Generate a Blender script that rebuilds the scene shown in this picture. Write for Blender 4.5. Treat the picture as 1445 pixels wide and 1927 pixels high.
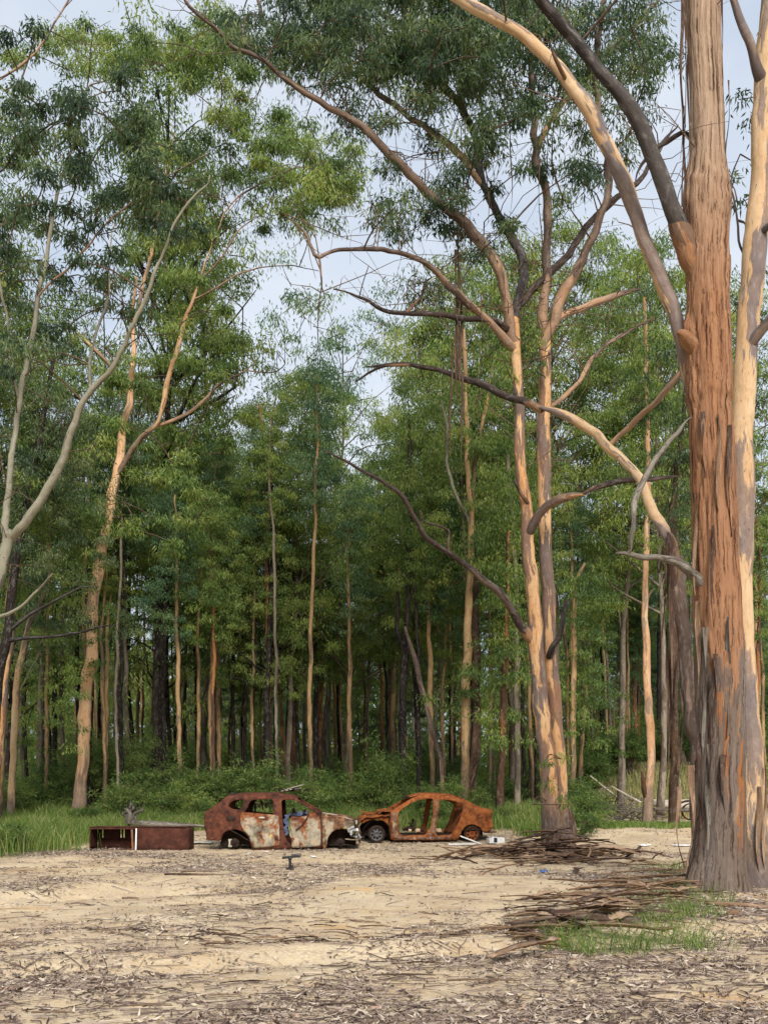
import bpy, math, random
import numpy as np
from mathutils import Vector, Matrix
from mathutils.geometry import delaunay_2d_cdt

# ------------------------------------------------------------------ scene, camera, sky, sun
for o in list(bpy.data.objects): bpy.data.objects.remove(o)
scene = bpy.context.scene
COL = scene.collection
F = 1900.0; HX = 722.5; HY = 1496.0; CH = 1.6          # focal length in photo pixels, horizon, eye height
cam_d = bpy.data.cameras.new('camera'); cam = bpy.data.objects.new('camera', cam_d); COL.objects.link(cam)
cam.location = (0, 0, CH); cam.rotation_euler = (math.radians(90), 0, 0)
cam_d.sensor_fit = 'VERTICAL'; cam_d.sensor_height = 36.0; cam_d.lens = 36.0 * F / 1927.0
cam_d.shift_y = (HY - 963.5) / 1927.0
cam_d.clip_start = 0.1; cam_d.clip_end = 3000
scene.camera = cam

SUN_EL = math.radians(37); SUN_AZ = math.radians(170)    # azimuth clockwise from +Y: behind the camera, to the left
world = bpy.data.worlds.new('World'); scene.world = world; world.use_nodes = True
wn = world.node_tree.nodes; wl = world.node_tree.links; wn.clear()
wo = wn.new('ShaderNodeOutputWorld'); wb = wn.new('ShaderNodeBackground'); wb.inputs['Strength'].default_value = 0.1
sky = wn.new('ShaderNodeTexSky'); sky.sky_type = 'NISHITA'; sky.sun_disc = False
sky.sun_elevation = SUN_EL; sky.sun_rotation = SUN_AZ; sky.air_density = 1.0; sky.dust_density = 2.0; sky.ozone_density = 1.5
tc = wn.new('ShaderNodeTexCoord'); mp = wn.new('ShaderNodeMapping'); mp.inputs['Scale'].default_value = (1.6, 1.6, 3.2)
nz = wn.new('ShaderNodeTexNoise'); nz.inputs['Scale'].default_value = 1.5; nz.inputs['Detail'].default_value = 6; nz.inputs['Roughness'].default_value = 0.55
rp = wn.new('ShaderNodeMapRange'); rp.inputs['From Min'].default_value = 0.34; rp.inputs['From Max'].default_value = 0.66
rp.inputs['To Min'].default_value = 0.0; rp.inputs['To Max'].default_value = 1.0
cl = wn.new('ShaderNodeMix'); cl.data_type = 'RGBA'
cl.inputs[6].default_value = (2.95, 3.45, 4.2, 1); cl.inputs[7].default_value = (4.5, 4.75, 5.1, 1)     # grey-blue and white cloud sheet
mx = wn.new('ShaderNodeMix'); mx.data_type = 'RGBA'; mx.inputs[0].default_value = 0.85
wl.new(tc.outputs['Generated'], mp.inputs['Vector']); wl.new(mp.outputs[0], nz.inputs['Vector']); wl.new(nz.outputs['Fac'], rp.inputs['Value'])
wl.new(rp.outputs[0], cl.inputs[0]); wl.new(sky.outputs[0], mx.inputs[6]); wl.new(cl.outputs[2], mx.inputs[7])
wl.new(mx.outputs[2], wb.inputs['Color']); wl.new(wb.outputs[0], wo.inputs['Surface'])
sun_d = bpy.data.lights.new('sun', 'SUN'); sun_d.energy = 2.9; sun_d.angle = math.radians(24); sun_d.color = (1.0, 0.97, 0.93)
sun = bpy.data.objects.new('sun', sun_d); COL.objects.link(sun)
sd = Vector((math.sin(SUN_AZ) * math.cos(SUN_EL), math.cos(SUN_AZ) * math.cos(SUN_EL), math.sin(SUN_EL)))
sun.rotation_euler = sd.to_track_quat('Z', 'Y').to_euler(); sun.location = (-30, -30, 60)
vs = scene.view_settings; vs.view_transform = 'Standard'; vs.look = 'None'; vs.exposure = 1.0; vs.gamma = 1.0; vs.use_curve_mapping = False
scene.render.engine = 'CYCLES'
scene.cycles.max_bounces = 6; scene.cycles.transparent_max_bounces = 4; scene.cycles.diffuse_bounces = 4; scene.cycles.transmission_bounces = 3; scene.cycles.glossy_bounces = 1

# ------------------------------------------------------------------ helpers
rng = np.random.default_rng(7)
random.seed(7)
def P(px, py, Y): return np.array(((px - HX) * Y / F, Y, CH - (py - HY) * Y / F))

def hash3(i):
    n = (i[..., 0] * 374761393 + i[..., 1] * 668265263 + i[..., 2] * 2147483647 + 1274126177) & 0xffffffff
    n = ((n ^ (n >> 13)) * 1274126177) & 0xffffffff
    n = ((n ^ (n >> 16)) * 2246822519) & 0xffffffff
    return ((n ^ (n >> 15)) & 0xffff) / 65535.0
def vnoise(p):
    p = np.asarray(p, float); i = np.floor(p).astype(np.int64); f = p - i; f = f * f * (3 - 2 * f)
    r = 0
    for dx in (0, 1):
        for dy in (0, 1):
            for dz in (0, 1):
                w = (f[..., 0] if dx else 1 - f[..., 0]) * (f[..., 1] if dy else 1 - f[..., 1]) * (f[..., 2] if dz else 1 - f[..., 2])
                r = r + w * hash3(i + np.array((dx, dy, dz)))
    return r * 2 - 1
def fbm(p, o=3):
    r = 0; a = 1; s = 0
    for k in range(o): r = r + a * vnoise(np.asarray(p) * 2 ** k + 17.3 * k); s += a; a *= .5
    return r / s
def sstep(a, b, x):
    t = np.clip((np.asarray(x, float) - a) / (b - a), 0, 1); return t * t * (3 - 2 * t)

def gz(x, y):
    x = np.asarray(x, float); y = np.asarray(y, float)
    z = sstep(29, 37, y) * .45 + sstep(37, 110, y) * .9
    z = z + sstep(9.5, 15, x) * (sstep(49, 60, y) * 2.5)
    z = z + .22 * np.exp(-((x - 4.45) / 1.5) ** 2 - ((y - 26.3) / 1.6) ** 2) + .1 * np.exp(-((x - 3.6) / 2.2) ** 2 - ((y - 24) / 1.6) ** 2)
    z = z + .14 * np.exp(-((x - 5.0) / 1.7) ** 2 - ((y - 15.2) / 1.5) ** 2)
    z = z + .15 * np.exp(-((x - 3.6) / 1.2) ** 2 - ((y - 13.2) / .75) ** 2)
    near = 1 - sstep(24, 29, y)
    p = np.stack([x * .38, y * .38, x * 0 + 3.1], -1)
    z = z + near * .09 * fbm(p, 3) + (1 - near) * .10 * fbm(p * .5 + 9, 2) * sstep(34, 40, y)
    d = (y - (16.2 + .9 * (x + 5) + .8 * np.sin(x * .9))) / .9                       # a shallow wash-out across the left
    z = z - .20 * np.exp(-d * d) * sstep(-1.0, -4, x) * near
    w = y - 1.3 * np.sin(x * .16 + .6); z = z - (.05 * np.exp(-((w - 25.2) / .3) ** 2) + .05 * np.exp(-((w - 23.5) / .3) ** 2)) * (1 - sstep(2, 4, x)) * near
    q = y - 9.5 - .35 * (x + 2); z = z - .07 * np.exp(-(q / .35) ** 2) + .05 * np.exp(-((q - .7) / .3) ** 2)
    return z
def g1(x, y): return float(gz(np.array([x]), np.array([y]))[0])

class Acc:
    def __init__(s): s.V = []; s.Q = []; s.T = []; s.co = []; s.tint = []; s.n = 0
    def add(s, V, Q=None, T=None, co=None, tint=None):
        V = np.asarray(V, float).reshape(-1, 3)
        if Q is not None and len(Q): s.Q.append(np.asarray(Q, np.int64).reshape(-1, 4) + s.n)
        if T is not None and len(T): s.T.append(np.asarray(T, np.int64).reshape(-1, 3) + s.n)
        s.V.append(V); s.co.append(V if co is None else np.asarray(co, float)); s.n += len(V)
        s.tint.append(np.full(len(V), .5) if tint is None else np.broadcast_to(np.asarray(tint, float), (len(V),)))
    def mesh(s, name, smooth=True, keep_tint=True, keep_co=True):
        me = bpy.data.meshes.new(name)
        V = np.concatenate(s.V)
        Q = np.concatenate(s.Q) if s.Q else np.zeros((0, 4), np.int64)
        T = np.concatenate(s.T) if s.T else np.zeros((0, 3), np.int64)
        me.vertices.add(len(V)); me.vertices.foreach_set('co', V.astype(np.float32).ravel())
        me.loops.add(Q.size + T.size); me.polygons.add(len(Q) + len(T))
        me.loops.foreach_set('vertex_index', np.concatenate([Q.ravel(), T.ravel()]).astype(np.int32))
        ls = np.concatenate([np.arange(len(Q)) * 4, Q.size + np.arange(len(T)) * 3])
        lt = np.concatenate([np.full(len(Q), 4), np.full(len(T), 3)])
        me.polygons.foreach_set('loop_start', ls.astype(np.int32)); me.polygons.foreach_set('loop_total', lt.astype(np.int32))
        me.polygons.foreach_set('use_smooth', np.full(len(ls), smooth))
        if keep_co:
            a = me.attributes.new('co', 'FLOAT_VECTOR', 'POINT'); a.data.foreach_set('vector', np.concatenate(s.co).astype(np.float32).ravel())
        if keep_tint:
            a = me.attributes.new('tint', 'FLOAT', 'POINT'); a.data.foreach_set('value', np.concatenate(s.tint).astype(np.float32))
        me.update(calc_edges=True); me.validate()
        return me

def link(name, me, mat=None, parent=None, loc=None, rot=None):
    if isinstance(me, Acc): me = me.mesh(name)
    o = bpy.data.objects.new(name, me); COL.objects.link(o)
    if mat is not None and len(me.materials) == 0: me.materials.append(mat)
    if parent is not None: o.parent = parent
    if loc is not None: o.location = loc
    if rot is not None: o.rotation_euler = rot
    return o
def tag(o, label, cat, group=None, kind=None):
    if label: o['label'] = label
    if cat: o['category'] = cat
    if group: o['group'] = group
    if kind: o['kind'] = kind
    return o
def thing(name, label, cat, loc=(0, 0, 0), rz=0, group=None):
    o = bpy.data.objects.new(name, None); COL.objects.link(o); o.empty_display_size = .2
    o.location = tuple(loc); o.rotation_euler = (0, 0, rz); return tag(o, label, cat, group)
def copy_tree(o, parent=None):
    c = o.copy(); COL.objects.link(c); c.parent = parent
    for ch in [k for k in bpy.data.objects if k.parent == o] if o.get('_kids') is None else []: copy_tree(ch, c)
    return c

def catmull(p, step):
    p = np.asarray(p, float)
    if len(p) < 3: q = np.vstack([p[0], (p[0] + p[-1]) / 2, p[-1]])
    else: q = p
    e = np.vstack([2 * q[0] - q[1], q, 2 * q[-1] - q[-2]]); out = []
    e[0, 3] = q[0, 3]; e[-1, 3] = q[-1, 3]
    for i in range(1, len(e) - 2):
        L = np.linalg.norm(e[i + 1, :3] - e[i, :3]); n = max(1, int(round(L / step)))
        t = (np.arange(n) / n)[:, None]; a, b, c, d = e[i - 1], e[i], e[i + 1], e[i + 2]
        out.append(.5 * (2 * b + (c - a) * t + (2 * a - 5 * b + 4 * c - d) * t ** 2 + (3 * b - a - 3 * c + d) * t ** 3))
    out.append(q[-1][None]); r = np.vstack(out); r[:, 3] = np.maximum(r[:, 3], .002); return r

def tube(acc, pts, seg=8, step=.4, wob=0., rough=0., s0=0., disp=None, cap=True, tint=.5):
    """pts: (x,y,z,radius). Returns sampled centre line."""
    c = catmull(pts, step); n = len(c)
    if wob:
        for fq, am in ((.9, 1.), (2.4, .55), (5.5, .2)):
            c[1:-1, :3] += wob * am * np.stack([vnoise(c[1:-1, :3] * fq + 5), vnoise(c[1:-1, :3] * fq + 31), vnoise(c[1:-1, :3] * fq + 77) * .4], -1)
        c[:, 3] *= 1 + min(wob * 2, .12) * (vnoise(c[:, :3] * 1.7 + 12) + .5 * vnoise(c[:, :3] * 5 + 2))
    t = np.gradient(c[:, :3], axis=0); t /= np.linalg.norm(t, axis=1)[:, None] + 1e-9
    ref = np.array((1., 0, 0)) if abs(t[0, 0]) < .8 else np.array((0, 1., 0))
    u = np.zeros((n, 3)); v = ref - t[0] * (ref @ t[0]); v /= np.linalg.norm(v); u[0] = v
    for i in range(1, n):
        v = v - t[i] * (v @ t[i]); v /= np.linalg.norm(v) + 1e-9; u[i] = v
    w = np.cross(t, u); a = np.linspace(0, 2 * np.pi, seg, endpoint=False); ca, sa = np.cos(a), np.sin(a)
    s = s0 + np.concatenate([[0], np.cumsum(np.linalg.norm(np.diff(c[:, :3], axis=0), axis=1))])
    dirs = u[:, None, :] * ca[None, :, None] + w[:, None, :] * sa[None, :, None]
    R0 = float(np.median(c[:, 3])); co = np.stack([np.broadcast_to(R0 * ca, (n, seg)), np.broadcast_to(R0 * sa, (n, seg)), np.broadcast_to(s[:, None], (n, seg))], -1)
    r = np.broadcast_to(c[:, 3:4], (n, seg)).copy()
    if rough: r = r * (1 + rough * fbm(co * np.array((9, 9, 1.6)) + 3, 2) + rough * .7 * vnoise(co * np.array((3, 3, .9)) + 50))
    if disp is not None: r = r + disp(co, a, s)
    V = c[:, None, :3] + dirs * r[..., None]
    i = np.arange(n - 1)[:, None] * seg; j = np.arange(seg)[None, :]; j2 = (j + 1) % seg
    Q = np.stack([i + j, i + j2, i + seg + j2, i + seg + j], -1).reshape(-1, 4)
    acc.add(V.reshape(-1, 3), Q, co=co.reshape(-1, 3), tint=tint)
    if cap:
        k = acc.n - seg; acc.add(c[-1:, :3] + t[-1:] * c[-1, 3] * .5, None, None, co[-1, :1], tint)
        acc.T.append(np.stack([k + np.arange(seg), k + (np.arange(seg) + 1) % seg, np.full(seg, acc.n - 1)], -1))
    return c

def leaf_mesh(acc, C, R, n, L, W, droop=.85, flat=.8, rs=rng, shell=.45, tj=.25):
    """leaf-sized faces through a cloud of clumps. C (M,3), R (M,)"""
    C = np.asarray(C); R = np.broadcast_to(np.asarray(R, float), (len(C),)); M = len(C)
    if M == 0: return
    k = np.repeat(np.arange(M), n); N = len(k)
    d = rs.normal(size=(N, 3)); d /= np.linalg.norm(d, axis=1)[:, None]
    d[:, 2] = np.where(d[:, 2] < -.3, -d[:, 2] * .7, d[:, 2])
    rad = R[k] * (shell + (1 - shell) * rs.random(N)) ** 1.0 * (0.45 + .75 * rs.random(N))
    p = C[k] + d * rad[:, None] * np.array((1, 1, flat))
    dr = d * .25 + rs.normal(size=(N, 3)) * .36 + np.array((0, 0, -droop)); dr /= np.linalg.norm(dr, axis=1)[:, None]
    s = np.cross(dr, rs.normal(size=(N, 3))); s /= np.linalg.norm(s, axis=1)[:, None] + 1e-9
    nn = np.cross(s, dr)
    ln = L * (.65 + .7 * rs.random(N))[:, None]; wd = W * (.7 + .6 * rs.random(N))[:, None]
    V = np.stack([p, p + dr * ln * .42 + s * wd * .5 + nn * ln * .06, p + dr * ln - nn * ln * .12, p + dr * ln * .42 - s * wd * .5 + nn * ln * .06], 1).reshape(-1, 3)
    ct = rs.random(M); t = np.clip(.5 + (ct[k] - .5) * .9 + rs.normal(size=N) * tj, 0, 1)
    acc.add(V, np.arange(N * 4).reshape(-1, 4), tint=np.repeat(t, 4))

def twigs_to(acc, C, anchors, r=.014, seg=4, maxd=6.):
    """join clump centres to the nearest limb point or an already joined clump"""
    C = np.asarray(C); A = np.asarray(anchors)
    if len(C) == 0: return
    d0 = np.array([np.min(np.sum((A - c) ** 2, 1)) for c in C]); order = np.argsort(d0); pool = [A]
    for i in order:
        pl = np.vstack(pool); c = C[i]; dd = np.linalg.norm(pl - c, axis=1) + np.where(pl[:, 2] > c[2] + .3, 1.5, 0)
        j = int(np.argmin(dd)); a = pl[j]; D = np.linalg.norm(c - a)
        if D > .25:
            rr = r * (1 + .35 * min(D, 4)); m = (a + c) / 2 + rng.normal(size=3) * .08 * D + np.array((0, 0, .06 * D))
            tube(acc, [(*a, rr), (*m, rr * .8), (*c, rr * .45)], seg, max(D / 4, .2), cap=False)
            pool.append(np.vstack([m, c]))
        else: pool.append(c[None])

# ------------------------------------------------------------------ materials
def lin(h):
    h = h.lstrip('#'); r = [int(h[i:i + 2], 16) / 255 for i in (0, 2, 4)]
    return tuple(c / 12.92 if c <= .04045 else ((c + .055) / 1.055) ** 2.4 for c in r) + (1,)
class NT:
    def __init__(s, name):
        s.m = bpy.data.materials.new(name); s.m.use_nodes = True; s.t = s.m.node_tree; s.t.nodes.clear()
        s.out = s.t.nodes.new('ShaderNodeOutputMaterial')
    def n(s, typ, **kw):
        x = s.t.nodes.new('ShaderNode' + typ)
        for k, v in kw.items(): setattr(x, k, v)
        return x
    def l(s, a, b): s.t.links.new(a, b)
    def attr(s, nm): return s.n('Attribute', attribute_name=nm)
    def co(s, which='co'):
        if which == 'object': return s.n('TexCoord').outputs['Object']
        a = s.attr('co'); oi = s.n('ObjectInfo'); mu = s.n('Math', operation='MULTIPLY'); mu.inputs[1].default_value = 37.
        s.l(oi.outputs['Random'], mu.inputs[0]); ad = s.n('VectorMath', operation='ADD'); s.l(a.outputs['Vector'], ad.inputs[0]); s.l(mu.outputs[0], ad.inputs[1])
        return ad.outputs[0]
    def warp(s, vec, scale, amt):
        x = s.n('TexNoise'); x.inputs['Scale'].default_value = scale; x.inputs['Detail'].default_value = 2; s.l(vec, x.inputs['Vector'])
        a = s.n('VectorMath', operation='SUBTRACT'); s.l(x.outputs['Color'], a.inputs[0]); a.inputs[1].default_value = (.5, .5, .5)
        b = s.n('VectorMath', operation='MULTIPLY'); s.l(a.outputs[0], b.inputs[0]); b.inputs[1].default_value = amt
        c = s.n('VectorMath', operation='ADD'); s.l(vec, c.inputs[0]); s.l(b.outputs[0], c.inputs[1]); return c.outputs[0]
    def noise(s, vec, scale, sc=(1, 1, 1), detail=4, rough=.55, off=(0, 0, 0)):
        m = s.n('Mapping'); m.inputs['Scale'].default_value = sc; m.inputs['Location'].default_value = off; s.l(vec, m.inputs['Vector'])
        x = s.n('TexNoise'); x.inputs['Scale'].default_value = scale; x.inputs['Detail'].default_value = detail; x.inputs['Roughness'].default_value = rough
        s.l(m.outputs[0], x.inputs['Vector']); return x.outputs['Fac']
    def ramp(s, fac, stops, interp='LINEAR'):
        r = s.n('ValToRGB'); cr = r.color_ramp; cr.interpolation = interp
        while len(cr.elements) < len(stops): cr.elements.new(.5)
        for e, (p, c) in zip(cr.elements, stops): e.position = p; e.color = c if len(c) == 4 else (*c, 1)
        s.l(fac, r.inputs['Fac']); return r.outputs['Color']
    def rng(s, fac, a, b, c=0., d=1.):
        r = s.n('MapRange'); s.l(fac, r.inputs['Value'])
        for k, v in zip(('From Min', 'From Max', 'To Min', 'To Max'), (a, b, c, d)): r.inputs[k].default_value = v
        return r.outputs[0]
    def mix(s, fac, a, b, blend='MIX'):
        m = s.n('Mix', data_type='RGBA', blend_type=blend)
        for i, v in ((0, fac), (6, a), (7, b)):
            if hasattr(v, 'is_linked'): s.l(v, m.inputs[i])
            else: m.inputs[i].default_value = v
        return m.outputs[2]
    def math(s, op, a, b=0.):
        m = s.n('Math', operation=op)
        for i, v in ((0, a), (1, b)):
            if hasattr(v, 'is_linked'): s.l(v, m.inputs[i])
            else: m.inputs[i].default_value = v
        return m.outputs[0]
    def bsdf(s, col, rough=.9, spec=.2, bump=None, bstr=.4, bdist=.02, metal=0., finish=True):
        b = s.n('BsdfPrincipled'); 
        if hasattr(col, 'is_linked'): s.l(col, b.inputs['Base Color'])
        else: b.inputs['Base Color'].default_value = col
        if hasattr(rough, 'is_linked'): s.l(rough, b.inputs['Roughness'])
        else: b.inputs['Roughness'].default_value = rough
        b.inputs['Specular IOR Level'].default_value = spec; b.inputs['Metallic'].default_value = metal
        if bump is not None:
            bp = s.n('Bump'); bp.inputs['Strength'].default_value = bstr; bp.inputs['Distance'].default_value = bdist
            s.l(bump, bp.inputs['Height']); s.l(bp.outputs[0], b.inputs['Normal'])
        if finish: s.l(b.outputs[0], s.out.inputs['Surface'])
        return b

def bark_mat(name, c1, c2, patch, amt, dark=lin('#2a1d17'), crack=.5, basedark=0., rough=.85, bstr=.5, extra=None, foot=None, footlen=2.):
    """c1/c2 streaked fresh bark, patch = old bark left in ragged vertical plates (amt 0..1)"""
    t = NT(name); co = t.warp(t.co(), 2.2, (.10, .10, .5))
    a = t.noise(co, 1, (5, 5, .7), 5, .6); col = t.mix(t.rng(a, .35, .65), c1, c2)
    b = t.noise(co, 1, (3.1, 3.1, .42), 5, .62, (9, 4, 2)); th = 1 - amt
    pm = t.rng(b, .25 + .45 * th, .28 + .45 * th); col = t.mix(pm, col, patch)
    f = t.noise(co, 1, (26, 26, 1.3), 4, .65, (1, 2, 3)); col = t.mix(t.rng(f, .56, .72, 0, crack), col, dark)
    g = t.noise(co, 1, (1.3, 1.3, .8), 3, .5, (5, 5, 5)); col = t.mix(t.rng(g, .3, .7, 0, .35), col, extra or c2)
    sp = t.noise(co, 1, (30, 30, 14), 2, .5, (4, 8, 1)); col = t.mix(t.rng(sp, .69, .73, 0, .7), col, dark)
    if basedark:
        sx = t.n('SeparateXYZ'); t.l(t.attr('co').outputs['Vector'], sx.inputs[0])
        hh = t.math('ADD', sx.outputs['Z'], t.rng(b, .3, .7, -basedark * .7, basedark * .7)); col = t.mix(t.rng(hh, basedark * .75, basedark * 1.1, .8, 0), col, t.mix(a, dark, patch))
    if foot:
        sx = t.n('SeparateXYZ'); t.l(t.attr('co').outputs['Vector'], sx.inputs[0])
        hh = t.math('ADD', sx.outputs['Z'], t.rng(b, .3, .7, -footlen * .8, footlen * .8)); col = t.mix(t.rng(hh, footlen * .9, footlen * 1.2, 1, 0), col, t.mix(t.rng(a, .35, .65), foot, c2))
    mot = t.noise(co, 1, (13, 13, 5), 4, .7, (2, 2, 8)); col = t.mix(t.rng(mot, .52, .72, 0, .55), col, t.mix(.45, col, dark)); col = t.mix(t.rng(mot, .48, .28, 0, .4), col, t.mix(.5, col, (.75, .72, .66, 1)))
    fine = t.noise(co, 1, (60, 60, 9), 3, .7, (6, 1, 2)); col = t.mix(t.rng(fine, .3, .7, 0, .35), col, t.mix(.5, col, dark))
    bm = t.math('ADD', t.math('MULTIPLY', f, -.6), t.math('MULTIPLY', pm, .8))
    col = t.mix(1., col, (.74, .72, .70, 1), 'MULTIPLY'); t.bsdf(col, rough, .15, bm, bstr, .02); return t.m

def leaf_mat(name, stops, trans=.42, rough=.45):
    t = NT(name); a = t.attr('tint'); oi = t.n('ObjectInfo')
    f = t.math('ADD', a.outputs['Fac'], t.rng(oi.outputs['Random'], 0, 1, -.16, .16))
    col = t.ramp(f, stops)
    b = t.bsdf(col, rough, .3, finish=False)
    tr = t.n('BsdfTranslucent'); t.l(t.mix(1., col, (1.25, 1.3, .7, 1), 'MULTIPLY'), tr.inputs['Color'])
    ms = t.n('MixShader'); ms.inputs[0].default_value = trans; t.l(b.outputs[0], ms.inputs[1]); t.l(tr.outputs[0], ms.inputs[2]); t.l(ms.outputs[0], t.out.inputs['Surface'])
    return t.m
M = {}
M['leaf_dark'] = leaf_mat('gum_leaf_dark', [(0, (.024, .046, .026)), (.35, (.050, .085, .038)), (.7, (.088, .132, .052)), (1, (.17, .20, .08))])
M['leaf_blue'] = leaf_mat('gum_leaf_blue', [(0, (0.048, 0.098, 0.051)), (.35, (0.091, 0.165, 0.075)), (.7, (0.142, 0.228, 0.097)), (1, (0.251, 0.308, 0.125))])
M['leaf_mid'] = leaf_mat('gum_leaf_mid', [(0, (0.057, 0.100, 0.027)), (.35, (0.116, 0.177, 0.041)), (.7, (0.182, 0.251, 0.055)), (1, (0.319, 0.342, 0.091))])
M['leaf_light'] = leaf_mat('gum_leaf_light', [(0, (.095, .15, .040)), (.35, (.165, .235, .055)), (.7, (.23, .30, .066)), (1, (.36, .39, .10))])
M['leaf_shrub'] = leaf_mat('shrub_leaf', [(0, (.042, .080, .022)), (.35, (.080, .135, .030)), (.7, (.125, .185, .040)), (1, (.21, .25, .07))])
M['grass'] = leaf_mat('grass_blade', [(0, (.065, .115, .022)), (.4, (.115, .185, .034)), (.75, (.17, .235, .05)), (1, (.34, .31, .13))], .4)
CREAM = lin('#d9b48a'); SALM = lin('#c98a55'); GREYB = lin('#7d7069'); DARKB = lin('#3a2c25')
M['gum_orange'] = bark_mat('orange_gum_bark', lin('#f0cba4'), lin('#dda878'), lin('#9a8a7b'), .30, crack=.45, basedark=2.6)
M['gum_twin'] = bark_mat('salmon_gum_bark', lin('#e0ab76'), lin('#e6c496'), lin('#756b66'), .54, crack=.8, basedark=1.4, extra=lin('#c68446'))
M['gum_pale'] = bark_mat('pale_gum_bark', lin('#dcc09a'), lin('#cfa87c'), lin('#7a7070'), .42, crack=.4, basedark=1.2)
M['gum_grey'] = bark_mat('pale_grey_bark', lin('#9d9a86'), lin('#8c8874'), lin('#6f6a5c'), .4, crack=.5, bstr=.3)
M['limb_grey'] = bark_mat('grey_limb_bark', lin('#7d6a60'), lin('#97806e'), lin('#54463f'), .5, crack=.7, foot=lin('#c29a78'), footlen=2.2)
M['limb_dark'] = bark_mat('dark_limb_bark', lin('#4c4745'), lin('#5d5753'), lin('#312d2c'), .5, crack=.85, bstr=1.)
M['dead_dark'] = bark_mat('dead_branch_bark', lin('#544741'), lin('#3d332f'), lin('#796b60'), .25, crack=.8, foot=lin('#b58d6a'), footlen=.45)
M['pole_yellow'] = bark_mat('yellow_pole_bark', lin('#c4a478'), lin('#ad8a5e'), lin('#73644f'), .40, crack=.55, basedark=3.)
M['pole_orange'] = bark_mat('orange_pole_bark', lin('#ab7444'), lin('#8f5c38'), lin('#4a3a30'), .45, crack=.65, basedark=3.5)
M['pole_dark'] = bark_mat('dark_pole_bark', lin('#2e2723'), lin('#3b332c'), lin('#1d1916'), .5, crack=.8, bstr=.9)
M['pole_grey'] = bark_mat('grey_pole_bark', lin('#7d7263'), lin('#968a78'), lin('#5a4e43'), .45, crack=.6)
M['shaggy'] = bark_mat('shaggy_bark', lin('#6a5344'), lin('#4c3a30'), lin('#2a211d'), .55, crack=.9, bstr=1., extra=lin('#8a6a4a'))
M['twig'] = bark_mat('twig_bark', lin('#5f4d40'), lin('#7a6350'), lin('#473a32'), .4, crack=.4)
M['weathered'] = bark_mat('weathered_dead_wood', lin('#8f887c'), lin('#7a7267'), lin('#5c554c'), .45, crack=.8, bstr=.9)
M['strip'] = bark_mat('shed_bark', lin('#a3866c'), lin('#83684f'), lin('#b89d80'), .35, crack=.6, extra=lin('#6a4f3c'))
M['strip_dark'] = bark_mat('shed_bark_dark', lin('#5d4638'), lin('#48362c'), lin('#836a56'), .3, crack=.6)
M['collar'] = bark_mat('smooth_collar_bark', lin('#a87c58'), lin('#8d6242'), lin('#75604f'), .3, crack=.6)
M['grass_dry'] = leaf_mat('dry_grass_blade', [(0, (.10, .12, .04)), (.4, (.19, .20, .07)), (.75, (.28, .26, .10)), (1, (.42, .36, .18))], .4)
M['log_white'] = bark_mat('bleached_log', lin('#cfc6b6'), lin('#b5aa99'), lin('#93887a'), .3, crack=.5)

def big_trunk_mat():
    t = NT('stringy_trunk_bark'); a = t.attr('co'); sx = t.n('SeparateXYZ'); t.l(a.outputs['Vector'], sx.inputs[0]); co = t.warp(t.warp(a.outputs['Vector'], 1.6, (.10, .10, .6)), 9, (.03, .03, .1)); h = sx.outputs['Z']
    st = t.noise(co, 1, (15, 15, .45), 6, .66); st2 = t.noise(co, 1, (38, 38, 1.), 4, .62, (3, 1, 7)); br = t.noise(co, 1, (4.5, 4.5, .5), 5, .6, (7, 7, 1))
    rag = t.math('ADD', h, t.math('MULTIPLY', t.math('SUBTRACT', br, .5), 5.0)); rag = t.math('ADD', rag, t.math('MULTIPLY', t.math('SUBTRACT', st, .5), 1.4))
    grey = t.mix(t.rng(st, .35, .65), lin('#877c73'), lin('#5f554f')); grey = t.mix(t.rng(br, .35, .65, 0, .6), grey, lin('#6e5a4b'))
    orange = t.mix(t.rng(st, .35, .66), lin('#b98d69'), lin('#7d5239')); orange = t.mix(t.rng(br, .4, .62), orange, lin('#a0775a'))
    tan = t.mix(t.rng(st, .35, .66), lin('#bda58d'), lin('#8d735f'))
    c = t.mix(t.rng(rag, 4.0, 4.25), grey, orange); hr = t.math('ADD', h, t.math('MULTIPLY', t.math('SUBTRACT', st, .5), .35))
    c = t.mix(t.rng(h, 9.5, 12.0), c, tan)
    strip = t.math('MULTIPLY', t.rng(t.noise(co, 1, (6, 6, .42), 4, .6, (2.7, 8.1, 3)), .60, .63), t.rng(h, .9, 1.5)); c = t.mix(t.math('MULTIPLY', strip, t.rng(h, 4.6, 4.2)), c, lin('#a06a42'))
    cr = t.rng(st2, .53, .66, 0, .85); c = t.mix(cr, c, lin('#3a241a'))
    cr2 = t.rng(st, .57, .66, 0, .85); c = t.mix(cr2, c, lin('#2c1d16'))
    bm = t.math('ADD', t.math('MULTIPLY', st, -1.), t.math('MULTIPLY', st2, -.5))
    c = t.mix(1., c, (.70, .67, .64, 1), 'MULTIPLY'); t.bsdf(c, .9, .12, bm, .9, .03); return t.m
M['big'] = big_trunk_mat()

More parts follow.
